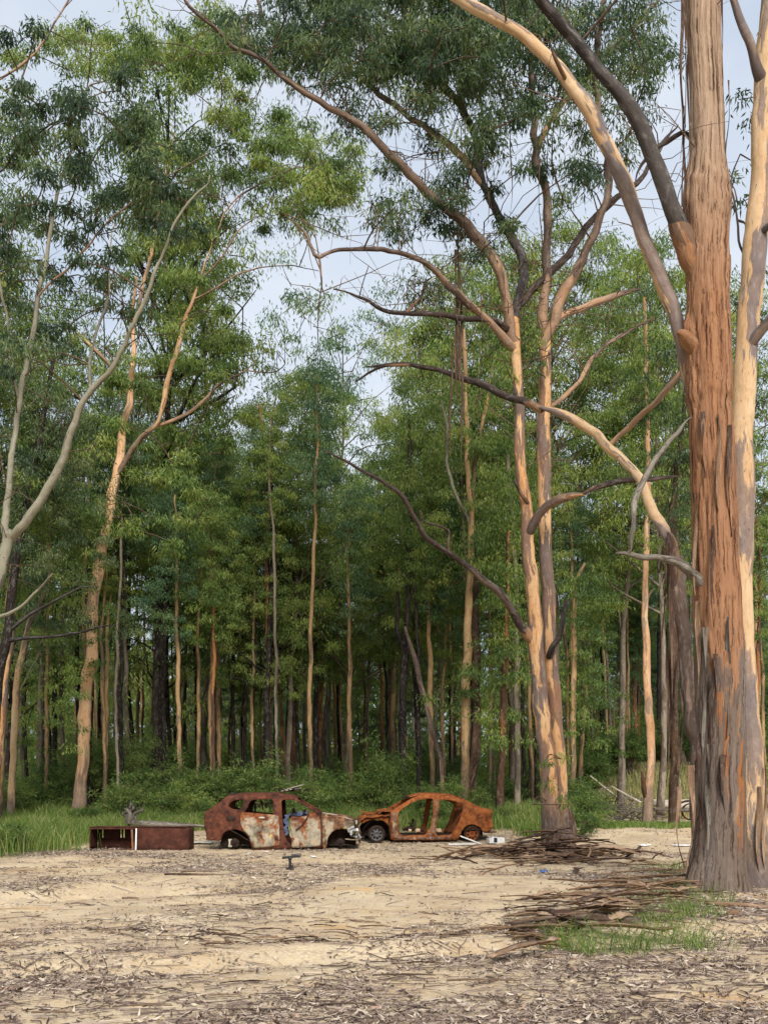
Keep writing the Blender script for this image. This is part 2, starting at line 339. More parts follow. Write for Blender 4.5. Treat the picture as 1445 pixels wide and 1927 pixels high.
def ground_mat():
    t = NT('sandy_ground'); co = t.co('object'); ga = t.attr('tint').outputs['Fac']
    n1 = t.noise(co, .55, (1, 1, 1), 6, .6); n2 = t.noise(co, 3.2, (1, 1.6, 1), 6, .65, (4, 1, 0)); n3 = t.noise(co, 26, (1, 1, 1), 4, .7); n4 = t.noise(co, 70, (1, 1, 1), 2, .7)
    sand = t.mix(t.rng(n1, .35, .65), lin('#cdb995'), lin('#baa07a')); sand = t.mix(t.rng(n2, .45, .7, 0, .7), sand, lin('#cdbfa6'))
    sand = t.mix(t.rng(t.noise(co, .33, (1, 1, 1), 4, .6, (8.3, 2.2, 0)), .60, .70, 0, .75), sand, lin('#c99850'))
    lit = t.mix(t.rng(n3, .35, .65), lin('#6f5d4d'), lin('#a8937a'))
    lm = t.noise(co, .8, (1, 1, 1), 6, .7, (2, 9, 0)); lmask = t.math('MULTIPLY', t.rng(lm, .38, .58), t.rng(n3, .40, .56)); c = t.mix(t.math('MULTIPLY', lmask, .8), sand, lit)
    c = t.mix(t.rng(n4, .55, .75, 0, .35), c, lin('#86715a'))
    forest = t.mix(t.rng(n2, .35, .65), lin('#6b6248'), lin('#838050')); forest = t.mix(t.rng(n3, .4, .65, 0, .6), forest, lin('#535c36'))
    g = t.rng(t.math('ADD', ga, t.rng(n2, .3, .7, -.25, .25)), .35, .65)
    c = t.mix(1., c, (.88, .88, .90, 1), 'MULTIPLY'); c = t.mix(g, c, forest)
    bm = t.math('ADD', t.math('MULTIPLY', n3, .6), t.math('MULTIPLY', n2, 1.2))
    t.bsdf(c, .95, .1, bm, .5, .03); return t.m
M['ground'] = ground_mat()

def litter_mat():
    t = NT('leaf_litter'); f = t.attr('tint').outputs['Fac']
    c = t.ramp(f, [(0, lin('#2f2420')), (.25, lin('#574840')), (.5, lin('#7b6c61')), (.72, lin('#988879')), (.9, lin('#b5a894')), (1, lin('#7d4f3a'))])
    t.bsdf(c, .9, .15); return t.m
M['litter'] = litter_mat()

def rust_mat(name, cols, ash=0., ashcol=lin('#cfc8b4'), soot=.3, sc=1.):
    t = NT(name); co = t.co('object')
    a = t.noise(co, 2.2 * sc, (1, 1, 1.3), 7, .65); b = t.noise(co, 8 * sc, (1, 1, 1), 6, .7, (3, 3, 3)); d = t.noise(co, 30, (1, 1, 1), 4, .7); e = t.noise(co, 3.4 * sc, (1, 1, .6), 6, .62, (7, 2, 9))
    c = t.mix(t.rng(a, .35, .65), cols[0], cols[1]); c = t.mix(t.rng(b, .42, .66, 0, .85), c, cols[2])
    if ash:
        k = .62 - .34 * ash; sx = t.n('SeparateXYZ'); t.l(co, sx.inputs[0]); zz = t.math('ADD', sx.outputs['Z'], t.rng(a, .3, .7, -.35, .35)); am = t.math('MULTIPLY', t.math('MULTIPLY', t.rng(e, k, k + .09), t.rng(d, .3, .5, .6, 1)), t.rng(zz, .95, .72)); c = t.mix(am, c, t.mix(t.rng(b, .35, .6), ashcol, lin('#a39a84')))
        c = t.mix(t.rng(t.noise(co, 6, (1.3, 1.3, .4), 5, .65, (1, 6, 2)), .58, .66, 0, .75), c, lin('#b5672e'))
        c = t.mix(t.rng(t.noise(co, 4, (1, 1, .7), 4, .6, (11, 6, 2)), .63, .68, 0, .7), c, lin('#c9b56a'))
    c = t.mix(t.rng(t.noise(co, 3, (1, 1, 1), 5, .6, (5, 1, 4)), .47, .66, 0, soot), c, lin('#241510'))
    c = t.mix(t.rng(d, .55, .75, 0, .5), c, cols[1])
    c = t.mix(1., c, (.82, .80, .78, 1), 'MULTIPLY'); t.bsdf(c, .88, .2, t.math('ADD', d, t.math('MULTIPLY', b, 2)), .5, .01); return t.m
M['rust_suv'] = rust_mat('brown_rust', (lin('#5a3224'), lin('#36201a'), lin('#754630')), 0, soot=.85)
M['rust_door'] = rust_mat('ash_streaked_rust', (lin('#7d4529'), lin('#532d1e'), lin('#9a5f38')), .58, ashcol=lin('#b0ab97'), soot=.65)
M['rust_fender'] = rust_mat('ash_and_rust', (lin('#6f4a35'), lin('#4c3024'), lin('#937253')), .5, ashcol=lin('#a0967f'), soot=.6)
M['rust_sedan'] = rust_mat('orange_rust', (lin('#99562b'), lin('#6a351c'), lin('#ad6d38')), 0, soot=.75)
M['rust_sedan2'] = rust_mat('smoky_rust', (lin('#8f5a36'), lin('#5a3826'), lin('#8a8075')), .12, soot=.6)
M['rust_box'] = rust_mat('red_brown_rust', (lin('#4f2b20'), lin('#3a2018'), lin('#603a2c')), 0, soot=.6, sc=.7)
M['soot'] = rust_mat('sooty_steel', (lin('#2e2420'), lin('#1c1614'), lin('#4a3628')), 0, soot=.5)
def plain(name, col, rough=.6, spec=.3, var=.25, metal=0.):
    t = NT(name); co = t.co('object'); n = t.noise(co, 14, (1, 1, 1), 5, .6); c2 = tuple(x * (1 - var) for x in col[:3]) + (1,)
    t.bsdf(t.mix(t.rng(n, .35, .65), col, c2), rough, spec, n, .2, .005, metal); return t.m
M['white'] = plain('dirty_white', lin('#dedbd6')); M['black'] = plain('black_metal', lin('#1d191b'), .5, .4); M['silver'] = plain('dull_aluminium', lin('#b9b7b2'), .5, .5, .4, .3)
M['cloth_blue'] = plain('blue_cloth', lin('#545c72'), .9, .1, .4); M['rim'] = plain('sooty_rim', lin('#4c4a48'), .6, .4, .5); M['ash'] = plain('pale_ash', lin('#b8b0a0'), .95, .1, .4)
M['brick'] = plain('pale_brick', lin('#c2a583'), .9, .1, .3); M['blue'] = plain('blue_plastic', lin('#3d5f9a'), .5)
# ------------------------------------------------------------------ ground
def build_ground():
    xs = np.concatenate([-np.geomspace(900, 15, 26), np.arange(-14.5, 15.01, .14), np.geomspace(15.5, 900, 26)])
    ys = np.concatenate([np.array((-60, -30, -12, -4, 0, 3)), np.arange(4.5, 40, .15), np.geomspace(40.3, 70, 50), np.geomspace(71.5, 1500, 34)])
    X, Y = np.meshgrid(xs, ys); Z = gz(X, Y)
    Z = Z + np.where((Y < 36), .012 * fbm(np.stack([X * 3, Y * 3, X * 0], -1), 3), 0)
    V = np.stack([X, Y, Z], -1).reshape(-1, 3); nx = len(xs); ny = len(ys)
    i = np.arange(ny - 1)[:, None] * nx; j = np.arange(nx - 1)[None]
    Q = np.stack([i + j, i + j + 1, i + nx + j + 1, i + nx + j], -1).reshape(-1, 4)
    px = HX + F * V[:, 0] / np.maximum(V[:, 1], 1)
    gr = sstep(33.5, 38, V[:, 1] + .9 * np.sin(V[:, 0] * .8) + .6 * np.sin(V[:, 0] * 2.1)) * (1 - sstep(6.6, 8.5, V[:, 0]) * (1 - sstep(46, 56, V[:, 1])) * .75)
    gr = np.maximum(gr, sstep(-9.0, -10.5, V[:, 0] - .15 * (V[:, 1] - 27)) * sstep(22, 27, V[:, 1]))
    a = Acc(); a.add(V, Q, tint=gr); me = a.mesh('ground', keep_co=False)
    return tag(link('ground', me, M['ground']), None, None, kind='structure')
ground = build_ground()

# ------------------------------------------------------------------ traced gum trees
def traced(name, label, base, Y, parts, group=None, cat='tree'):
    """base: photo x of the foot; parts: (part, material, [(px,py,width_px[,dY])], opts). Points are put at the tree's own distance."""
    bx = (base - HX) * Y / F; b = np.array((bx, Y, g1(bx, Y)))
    root = thing(name, label, cat, b, group=group); lines = []; prev = []
    for pn, mt, pts, op in parts:
        q = []; run = 0.; last = None
        for p in pts:
            dy = p[3] if len(p) > 3 else 0.
            if not op.get('root'):                                          # limbs leave the stem sideways before they swing in depth
                if last is not None: run += math.hypot(p[0] - last[0], p[1] - last[1]) * Y / F
                last = p; dy = max(-.1 - .55 * run, min(.1 + .55 * run, dy)) if abs(pts[0][3] if len(pts[0]) > 3 else 0) < .7 else dy
            w = P(p[0], p[1], Y + dy); q.append((*w, p[2] * op.get('k', .84) * .5 * (Y + dy) / F))
        q = np.array(q)
        if op.get('root'):
            q = np.vstack([[q[0, 0], q[0, 1], b[2] - .35, q[0, 3] * 1.25], q]) if q[0, 2] > b[2] - .2 else q
        q[:, :3] -= b
        if q[-1, 3] > .02 and pn not in ('branch_collar', 'branch_stub', 'bark_collar') and not (name == 'arching_gum_tree' and pn == 'trunk') and not op.get('root'): q[-1, 3] *= .35
        if not op.get('root') and prev:                                     # grow the limb out of the middle of the stem that carries it
            pp = np.vstack(prev); d = np.linalg.norm(pp[:, :3] - q[0, :3], axis=1); i = int(np.argmin(d))
            if d[i] < 1.2:
                ax = (q[1, :3] - q[0, :3]); ax /= np.linalg.norm(ax); tgt = pp[i, :3] - ax * min(pp[i, 3], .5) * .8
                j = int(np.argmin(np.linalg.norm(pp[:, :3] - tgt, axis=1))); s_ = pp[j]
                r0 = min(q[0, 3] * 1.1, s_[3] * .95); q[0, 3] *= 1.06
                q = np.vstack([[*s_[:3], r0], q[1:]])
        a = Acc(); c = tube(a, q, op.get('seg', 10), op.get('step', .3), op.get('wob', .085), op.get('rough', .08), disp=op.get('disp'), s0=op.get('s0', 0.))
        link(pn, a, M[mt], root); lines.append(c[:, :3] + b); prev.append(c)
    return root, np.vstack(lines), b

def crown_from_blobs(root, b, anchors, blobs, Y, mat, spread=2.5, n=110, L=.17, W=.036, rc=.5, dens=1., twig='twig', part='crown'):
    C = []; R = []
    for bl in blobs:
        px, py, rx, ry = bl[:4]; d = (bl[4] if len(bl) > 4 else 1.) * dens; dY = bl[5] if len(bl) > 5 else 0.
        rp_ = rc * F / Y; m = max(2, int(d * 3.4 * rx * ry / rp_ ** 2))
        for _ in range(m):
            th = random.random() * 6.283; r = math.sqrt(random.random())
            yy = Y + dY + random.gauss(0, 1) * spread * .6
            C.append(P(px + rx * r * math.cos(th), py + ry * r * math.sin(th), yy)); R.append(rc * random.uniform(.65, 1.3))
    C = np.array(C); R = np.array(R)
    ac = Acc(); leaf_mesh(ac, C - b, R, n, L, W); me = ac.mesh(part, False, keep_co=False); lo = link(part, me, M[mat], root)
    if part != 'crown': lo['kind'] = 'stuff'
    at = Acc(); twigs_to(at, C - b, anchors - b); 
    if at.n: link('twigs', at, M[twig], root)['kind'] = 'stuff'

# --- the great stringy-barked trunk on the right
def big_disp(co, a, s):
    co = co + np.stack([.10 * vnoise(co * 1.6 + 4), .10 * vnoise(co * 1.6 + 40), co[..., 2] * 0], -1); ridge = fbm(co * np.array((12, 12, .8)) + 2, 3); fine = vnoise(co * np.array((34, 34, 3.)) + 8)
    h = co[..., 2]; d = .017 * ridge + .008 * fine + .012 * vnoise(co * np.array((5, 5, 1.6)) + 90)
    d = d - .02 * (np.abs(fbm(co * np.array((7, 7, .33)) + 30, 2)) < .06)
    d = d * (1 - .55 * sstep(8.3, 12, h))
    led = 7.95 + .12 * vnoise(np.stack([np.cos(a) * 4, np.sin(a) * 4, a * 0], -1))[None] ; d = d + .03 * sstep(0, .03, h - led) * (1 - sstep(.2, 2.2, h - led))
    flare = np.exp(-np.maximum(h - .2, 0) / .38) * (.15 * np.maximum(0, np.cos(a * 5 + .8))[None] + .10 * np.maximum(0, np.cos(a * 3 + 2.5))[None] + .02)
    knob = .10 * np.exp(-((h - 6.75) / .2) ** 2 - ((np.angle(np.exp(1j * (a[None] + 1.75)))) / .2) ** 2) + .07 * np.exp(-((h - 9.1) / .18) ** 2 - ((np.angle(np.exp(1j * (a[None] - 3.2)))) / .3) ** 2)
    lump = .05 * np.exp(-((h - 11.2) / .5) ** 2) * (1 + vnoise(co * 6))
    return d + flare + knob + lump
R1, r1L, r1b = traced('stringybark_tree', 'huge gum tree with orange stringy bark above rough grey bark, rising beside grassy bark debris', 1347, 15.7, [
    ('trunk', 'big', [(1347, 1700, 118), (1348, 1660, 108), (1351, 1600, 101), (1354, 1500, 98), (1354, 1300, 95), (1348, 1100, 91), (1341, 900, 84), (1336, 775, 80), (1332, 600, 80), (1330, 460, 82), (1330, 380, 76), (1331, 300, 66), (1326, 100, 65), (1323, 0, 64), (1318, -160, 58, .3), (1310, -420, 46, .8)],
        dict(root=1, k=.96, seg=110, step=.045, wob=.01, rough=.0, disp=big_disp)),
    ('branch_collar', 'collar', [(1335, 610, 40, 0), (1318, 540, 54, -.02), (1298, 470, 56, -.06), (1280, 425, 45, -.1), (1268, 398, 26, -.15)], dict(k=.74, seg=28, step=.06, rough=.06, s0=8.)),
    ('limb', 'limb_dark', [(1310, 480, 40, 0), (1282, 430, 42, -.1), (1262, 385, 39, -.2), (1230, 300, 39, -.3), (1190, 212, 36, -.4), (1132, 140, 33, -.5), (1080, 72, 30, -.6), (1020, 0, 27, -.8), (950, -90, 22, -1.2), (830, -230, 14, -1.5)], dict(k=.74, seg=20, step=.1, rough=.07, wob=.04)),
    ('limb', 'gum_pale', [(1318, 800, 34, .35), (1298, 715, 31, .35), (1284, 645, 33, .3), (1256, 562, 36, .3), (1226, 480, 37, .3), (1196, 402, 35, .4), (1172, 345, 40, .4), (1152, 300, 36, .4), (1112, 212, 38, .5), (1078, 165, 38, .6), (1050, 125, 33, .6), (1000, 78, 31, .8), (940, 38, 29, 1), (870, 0, 28, 1.2), (770, -60, 24, 1.6), (600, -170, 14, 2)], dict(k=.74, seg=22, step=.1, rough=.06, wob=.04)),
    ('dead_branch', 'weathered', [(1320, 1095, 34, -.1), (1300, 1072, 27, -.35), (1272, 1052, 21, -.6), (1240, 1047, 17, -.8), (1205, 1047, 16, -.9), (1180, 1045, 13, -1), (1158, 1041, 5, -1)], dict(k=.72, seg=12, step=.08, rough=.14)),
    ('dead_branch', 'weathered', [(1183, 1046, 14, -.95), (1181, 1020, 13, -.95), (1190, 985, 14, -.9), (1190, 950, 18, -.85), (1202, 920, 17, -.8), (1220, 885, 16, -.75), (1250, 845, 12, -.6), (1275, 815, 10, -.5), (1300, 785, 7, -.4)], dict(k=.72, seg=12, step=.08, rough=.14)),
    ('dead_branch', 'dead_dark', [(1310, 330, 14, .1), (1290, 250, 9, .4), (1255, 265, 11, .6), (1225, 295, 9, .7), (1195, 340, 7, .8)], dict(seg=8, step=.12)),
    ('branch_stub', 'dead_dark', [(1052, 122, 10, .6), (1045, 105, 9, .5), (1038, 92, 5, .4)], dict(seg=8, step=.06)),
    ('branch_stub', 'collar', [(1312, 655, 40, -.1), (1292, 640, 34, -.15), (1281, 632, 24, -.2), (1274, 628, 10, -.22)], dict(seg=14, step=.04, s0=8.)),
])
def ribbon(root, b, px, y0, y1, Y, w, mat='strip_dark', sway=6):
    a = Acc(); n = 14; t = np.linspace(0, 1, n); xx = px + sway * np.sin(t * 5 + px) * t; yy = y0 + (y1 - y0) * t
    ctr = np.array([P(x, y, Y + .05 * math.sin(6 * k + px)) for x, y, k in zip(xx, yy, t)]) - b; ww = w * .5 * Y / F * (1 - .6 * t)
    tw = t * 3 + px; sx = np.stack([np.cos(tw), np.sin(tw), 0 * t], -1) * ww[:, None]; bulge = np.stack([-np.sin(tw), np.cos(tw), 0 * t], -1) * ww[:, None] * .5
    V = np.concatenate([ctr - sx, ctr + bulge, ctr + sx]); k = np.arange(n - 1)
    Q = np.concatenate([np.stack([k, k + 1, n + k + 1, n + k], -1), np.stack([n + k, n + k + 1, 2 * n + k + 1, 2 * n + k], -1)])
    a.add(V, Q, co=V * np.array((4, 4, 1))); link('bark_ribbon', a, M[mat], root)
for px, y0, y1, w in ((1284, -20, 240, 8), (1288, -30, 390, 6), (1280, 60, 300, 5), (1293, 100, 330, 5), (1357, -10, 180, 5), (1370, 150, 300, 4), (1286, 200, 420, 7)): ribbon(R1, r1b, px, y0, y1, 15.6, w)
for px, y0, y1, w in ((1300, 1440, 1640, 13), (1278, 1480, 1640, 9)): ribbon(R1, r1b, px, y0, y1, 15.1, w, 'strip', 12)
for px, y0, y1, w, mt in ((1312, 1130, 1330, 9, 'strip'), (1326, 1180, 1420, 10, 'weathered'), (1345, 1230, 1400, 9, 'strip_dark'), (1368, 1160, 1390, 10, 'weathered'), (1390, 1200, 1480, 9, 'strip'), (1330, 1400, 1600, 11, 'weathered'), (1360, 1420, 1560, 9, 'strip_dark'), (1384, 1440, 1640, 11, 'strip'), (1316, 1380, 1560, 9, 'strip_dark'), (1322, 775, 900, 7, 'strip_dark'), (1352, 780, 960, 8, 'strip'), (1372, 800, 1010, 8, 'strip_dark'), (1308, 930, 1120, 8, 'strip'), (1340, 990, 1180, 7, 'strip_dark')):
    off = (px - 1350) / 50.; ribbon(R1, r1b, px, y0, y1, 15.7 - .40 * math.sqrt(max(.05, 1 - off * off)) - .02, w * 1.3, mt, 4)
crown_from_blobs(R1, r1b, r1L, [(700, -110, 160, 60), (850, -120, 140, 60), (950, -60, 120, 40, .7), (1150, -90, 120, 60), (1380, -120, 90, 80)], 16.5, 'leaf_dark', 1.6, 70, .17, .036, .5)

# --- second stem at the right edge
R2, r2L, r2b = traced('spotted_gum_tree', 'smooth cream gum tree with grey patches rising directly behind the huge stringy trunk', 1418, 17.6, [
    ('trunk', 'gum_pale', [(1422, 1670, 84), (1418, 1600, 70), (1414, 1500, 62), (1408, 1400, 54), (1402, 1250, 47), (1397, 1100, 47), (1396, 900, 51), (1400, 750, 50), (1408, 600, 50), (1420, 470, 50), (1430, 300, 46), (1440, 150, 44), (1450, 0, 40), (1465, -200, 30, .5)], dict(root=1, seg=30, step=.1, rough=.05, wob=.03)),
    ('limb', 'gum_pale', [(1436, 150, 26), (1424, 108, 19, -.2), (1405, 65, 18, -.3), (1385, 10, 16, -.4), (1362, -60, 13, -.6), (1320, -160, 8, -.8)], dict(seg=14, step=.1)),
    ('limb', 'gum_pale', [(1418, 650, 30), (1436, 612, 24, -.3), (1462, 580, 20, -.5), (1500, 520, 14, -.8)], dict(seg=14, step=.1)),
    ('limb', 'limb_dark', [(1424, 450, 18), (1445, 430, 14, -.3), (1480, 400, 10, -.5)], dict(seg=10, step=.1)),
    ('dead_branch', 'dead_dark', [(1402, 505, 6), (1390, 440, 5, .2), (1375, 340, 4, .4), (1392, 290, 3, .5)], dict(seg=6, step=.15)),
])
crown_from_blobs(R2, r2b, r2L, [(1400, 200, 40, 50, .5, 1.5), (1390, 330, 30, 60, .4, 1.5), (1440, 60, 40, 40, .5, 2), (1480, 300, 60, 120, .7, 1), (1400, -60, 90, 40), (1440, 560, 40, 60, .35, 1.5)], 18, 'leaf_dark', 1.0, 60, .15, .033, .38)
for px, y0, y1, w in ((1372, 480, 640, 6), (1440, 1440, 1640, 10), (1428, 1480, 1660, 12)): ribbon(R2, r2b, px, y0, y1, 17.3, w, 'strip')

# --- the arching grey stem between
R3, r3L, r3b = traced('arching_gum_tree', 'grey-footed gum stem arching over from behind the huge stringy trunk towards the twin gum', 1318, 19.0, [
    ('trunk', 'limb_grey', [(1322, 1640, 44), (1312, 1500, 36), (1302, 1380, 32), (1294, 1250, 31), (1286, 1130, 32), (1272, 1050, 30)], dict(root=1, seg=16, step=.12, rough=.06)),
    ('limb', 'gum_pale', [(1276, 1075, 24), (1262, 1030, 23), (1240, 985, 22, .6), (1210, 930, 21, 1.4), (1175, 880, 21, 2.2), (1140, 838, 21, 3), (1105, 808, 19, 3.6), (1060, 785, 18, 4.4), (1015, 768, 17, 5.2)], dict(seg=16, step=.1, rough=.04)),
    ('limb', 'dead_dark', [(1022, 771, 17, 5.1), (1000, 762, 16, 5.4), (950, 745, 15, 6), (900, 720, 14, 6.5), (860, 708, 12, 7), (810, 692, 10, 7.4), (765, 685, 8, 7.7), (715, 688, 5, 8), (690, 690, 3, 8.1)], dict(seg=10, step=.12, rough=.12)),
    ('dead_branch', 'dead_dark', [(770, 685, 7, 7.6), (720, 690, 6, 7.9), (690, 702, 5, 8.1), (668, 718, 3, 8.2)], dict(seg=6, step=.15)),
    ('bark_collar', 'strip_dark', [(1282, 1100, 30, -.05), (1268, 1055, 30, -.05), (1262, 1020, 22, -.05), (1256, 1003, 8, -.05)], dict(seg=10, step=.08, rough=.25)),
    ('limb', 'limb_grey', [(1143, 842, 14, 2.95), (1160, 822, 12, 2.8), (1195, 790, 12, 2.4), (1235, 755, 12, 1.8), (1270, 715, 13, 1.5), (1300, 680, 8, 1.2)], dict(seg=10, step=.12, rough=.1)),
])
# --- the twin gum behind the bark heap
TY = 26.5
T, tL, tb = traced('twin_gum_tree', 'twin-stemmed salmon gum tree standing in a heap of shed bark', 1044, TY, [
    ('trunk', 'gum_twin', [(1040, 1600, 57), (1036, 1560, 43), (1032, 1480, 38), (1018, 1330, 36), (1008, 1180, 33), (997, 1060, 29), (987, 950, 27), (979, 850, 23), (977, 770, 22), (973, 690, 22), (968, 600, 23)], dict(root=1, seg=30, step=.09, rough=.06, wob=.04)),
    ('trunk', 'gum_twin', [(1066, 1600, 52, .35), (1058, 1550, 34, .35), (1054, 1480, 31, .3), (1044, 1330, 30, .3), (1033, 1180, 30, .3), (1027, 1000, 29, .3), (1023, 850, 29, .3), (1025, 700, 27, .3), (1029, 620, 26, .3)], dict(seg=28, step=.09, rough=.06, wob=.04, root=1)),
    ('limb', 'limb_grey', [(970, 640, 24), (955, 560, 22, -.2), (930, 490, 24, -.4), (890, 432, 26, -.6), (845, 397, 23, -.8), (790, 350, 20, -1.1), (730, 290, 18, -1.5), (660, 222, 16, -2), (600, 190, 14, -2.4), (548, 160, 12, -2.7), (500, 112, 10, -3), (430, 76, 9, -3.3), (392, 42, 8, -3.5), (350, 8, 7, -3.7), (340, -40, 5, -3.8)], dict(seg=12, step=.15, wob=.11)),
    ('limb', 'limb_dark', [(970, 620, 24, .1), (985, 520, 20, .3), (955, 430, 19, .5), (920, 370, 17, .6), (905, 325, 17, .8), (895, 260, 16, 1), (872, 205, 15, 1.2), (830, 155, 16, 1.5), (795, 85, 15, 1.7), (745, 42, 13, 2), (690, 0, 11, 2.3), (620, -50, 8, 2.6)], dict(seg=12, step=.15, wob=.11)),
    ('limb', 'limb_grey', [(915, 350, 14, .7), (870, 295, 14, .8), (800, 235, 13, 1.1), (745, 195, 12, 1.4), (690, 155, 11, 1.7), (640, 125, 10, 2), (580, 95, 10, 2.2), (515, 62, 8, 2.5), (488, 5, 7, 2.7), (470, -50, 5, 2.8)], dict(seg=10, step=.15, wob=.11)),
    ('limb', 'limb_dark', [(835, 160, 11, 1.4), (800, 120, 12, 1.6), (775, 60, 12, 1.8), (757, 0, 10, 2), (740, -60, 8, 2.2)], dict(seg=10, step=.15, wob=.09)),
    ('limb', 'limb_grey', [(965, 650, 18, -.2), (920, 600, 17, -.6), (870, 560, 17, -1), (832, 520, 14, -1.4), (795, 492, 13, -1.8), (750, 475, 10, -2.2), (690, 468, 9, -2.7), (640, 472, 8, -3.1), (600, 486, 8, -3.4), (585, 465, 8, -3.5), (570, 432, 6, -3.6), (530, 400, 4, -3.8)], dict(seg=10, step=.12, wob=.09)),
    ('dead_branch', 'dead_dark', [(600, 486, 5, -3.4), (602, 530, 4, -3.5), (596, 582, 2, -3.6)], dict(seg=5, step=.15)),
    ('dead_branch', 'dead_dark', [(972, 625, 16, -.1), (930, 603, 15, -.5), (880, 596, 14, -.9), (830, 592, 12, -1.3), (760, 590, 11, -1.8), (715, 584, 9, -2.1), (680, 563, 7, -2.3), (628, 544, 3, -2.6)], dict(seg=8, step=.12, rough=.12)),
    ('dead_branch', 'dead_dark', [(760, 590, 8, -1.8), (790, 560, 6, -1.6), (800, 540, 5, -1.5), (812, 522, 4, -1.4)], dict(seg=6, step=.1)),
    ('dead_branch', 'dead_dark', [(1003, 1195, 24, -.3), (975, 1165, 19, -.7), (945, 1125, 17, -1), (905, 1090, 16, -1.4), (855, 1045, 13, -1.9), (805, 1012, 12, -2.3), (780, 975, 10, -2.6), (760, 940, 9, -2.8), (720, 908, 8, -3.1), (660, 872, 6, -3.5), (607, 847, 3, -3.8)], dict(seg=10, step=.12, rough=.1)),
    ('dead_branch', 'dead_dark', [(865, 1020, 7, -1.8), (845, 1000, 6, -2), (800, 985, 5, -2.3), (790, 960, 3, -2.4)], dict(seg=6, step=.1)),
    ('limb', 'gum_twin', [(1000, 1000, 20, -.2), (1018, 968, 20, -.4), (1040, 946, 18, -.6), (1070, 936, 16, -.8), (1100, 932, 14, -1)], dict(seg=12, step=.1)),
    ('limb', 'dead_dark', [(1092, 934, 14, -.95), (1130, 917, 13, -1.1), (1180, 905, 12, -1.3), (1230, 902, 10, -1.5), (1280, 897, 7, -1.7)], dict(seg=10, step=.1, rough=.12)),
    ('limb', 'limb_grey', [(1027, 660, 24, .3), (1025, 560, 20, .6), (1027, 450, 19, .8), (1022, 350, 18, 1), (1008, 240, 16, 1.3), (1000, 140, 14, 1.5), (990, 40, 11, 1.8), (980, -60, 8, 2)], dict(seg=12, step=.15, wob=.11)),
    ('limb', 'limb_grey', [(1030, 650, 24, .3), (1050, 595, 23, .1), (1080, 525, 21, -.1), (1105, 470, 19, -.3), (1128, 410, 17, -.4), (1140, 330, 15, -.5), (1128, 220, 14, -.6), (1122, 100, 13, -.7), (1132, 10, 11, -.8), (1150, -80, 8, -1)], dict(seg=12, step=.15, wob=.11)),
    ('limb', 'dead_dark', [(980, 590, 15, .2), (1020, 525, 15, .8), (1065, 480, 16, 1.2), (1100, 430, 15, 1.6), (1145, 388, 13, 2), (1195, 345, 11, 2.4), (1245, 270, 9, 2.8), (1275, 235, 8, 3)], dict(seg=10, step=.15, wob=.09)),
    ('limb', 'limb_grey', [(1010, 290, 12, 1.2), (1060, 190, 13, 1.5), (1110, 140, 13, 1.8), (1160, 80, 12, 2.2), (1210, 30, 10, 2.6), (1270, -30, 7, 3)], dict(seg=10, step=.15, wob=.11)),
    ('limb', 'limb_grey', [(1040, 610, 16, .3), (1075, 590, 14, .9), (1120, 572, 14, 1.6), (1170, 555, 12, 2.3), (1205, 545, 9, 2.8)], dict(seg=10, step=.12)),
    ('limb', 'limb_grey', [(1065, 770, 10, .6), (1085, 720, 10, 1), (1120, 670, 10, 1.5), (1165, 635, 9, 2), (1230, 595, 7, 2.6)], dict(seg=8, step=.15)),
    ('branch_stub', 'dead_dark', [(990, 950, 10, -.6), (978, 935, 8, -.7), (968, 905, 6, -.9)], dict(seg=8, step=.08)),
    ('branch_stub', 'limb_dark', [(1040, 1230, 18, -.2), (1052, 1195, 13, -.5), (1066, 1130, 11, -.8)], dict(seg=8, step=.1)),
    ('bark_collar', 'strip_dark', [(1078, 1605, 30, .3), (1076, 1565, 24, .5), (1064, 1500, 13, .6), (1057, 1440, 6, .5)], dict(seg=9, step=.1, rough=.35)),
])
TB = [(480, 60, 55, 55, .8), (560, 55, 90, 55), (645, 75, 80, 75), (725, 60, 80, 80, 1.1), (805, 60, 80, 90, 1.2), (770, 160, 75, 45, .8), (870, 90, 75, 95, 1.2), (950, 60, 60, 110, 1.1), (965, 195, 45, 55, .7), (1010, 70, 50, 80, .9), (1085, 35, 70, 40, .7), (1150, 60, 50, 45, .5), (1210, 60, 45, 60, .6),
      (610, 110, 60, 45), (535, 112, 50, 35, .6), (700, 150, 55, 30, .7), (885, 205, 40, 50, .6), (1062, 225, 28, 55, .55), (1072, 320, 26, 55, .6), (1195, 175, 45, 32, .5), (1232, 122, 40, 35, .5), (800, 268, 35, 25, .35), (757, 340, 50, 35, .35), (850, 365, 50, 45, .55), (745, 440, 45, 35, .45), (835, 430, 60, 35, .4), (650, 235, 40, 25, .25), (930, 320, 25, 40, .25), (1230, 200, 35, 30, .3), (590, 160, 40, 30, .4), (690, 210, 50, 30, .4), (780, 215, 60, 40, .5), (900, 260, 40, 40, .4), (1000, 250, 40, 50, .4), (1130, 250, 40, 60, .35), (1180, 270, 40, 40, .3), (800, 400, 60, 40, .5), (700, 380, 30, 30, .3), (880, 480, 40, 40, .4), (780, 560, 50, 30, .4), (1100, 140, 50, 50, .5), (1180, 110, 50, 60, .6), (1060, 100, 50, 60, .6), (930, 250, 50, 50, .5), (860, 290, 50, 40, .4), (1010, 330, 40, 50, .4), (1150, 330, 40, 40, .35), (970, 420, 40, 40, .35), (1090, 390, 40, 40, .3), (720, 250, 50, 30, .35), (640, 0, 150, 30), (900, -20, 140, 30), (1080, -30, 100, 30, .7)]
crown_from_blobs(T, tb, tL, TB, TY, 'leaf_dark', 3.0, 150, .18, .036, .55, dens=2.3)
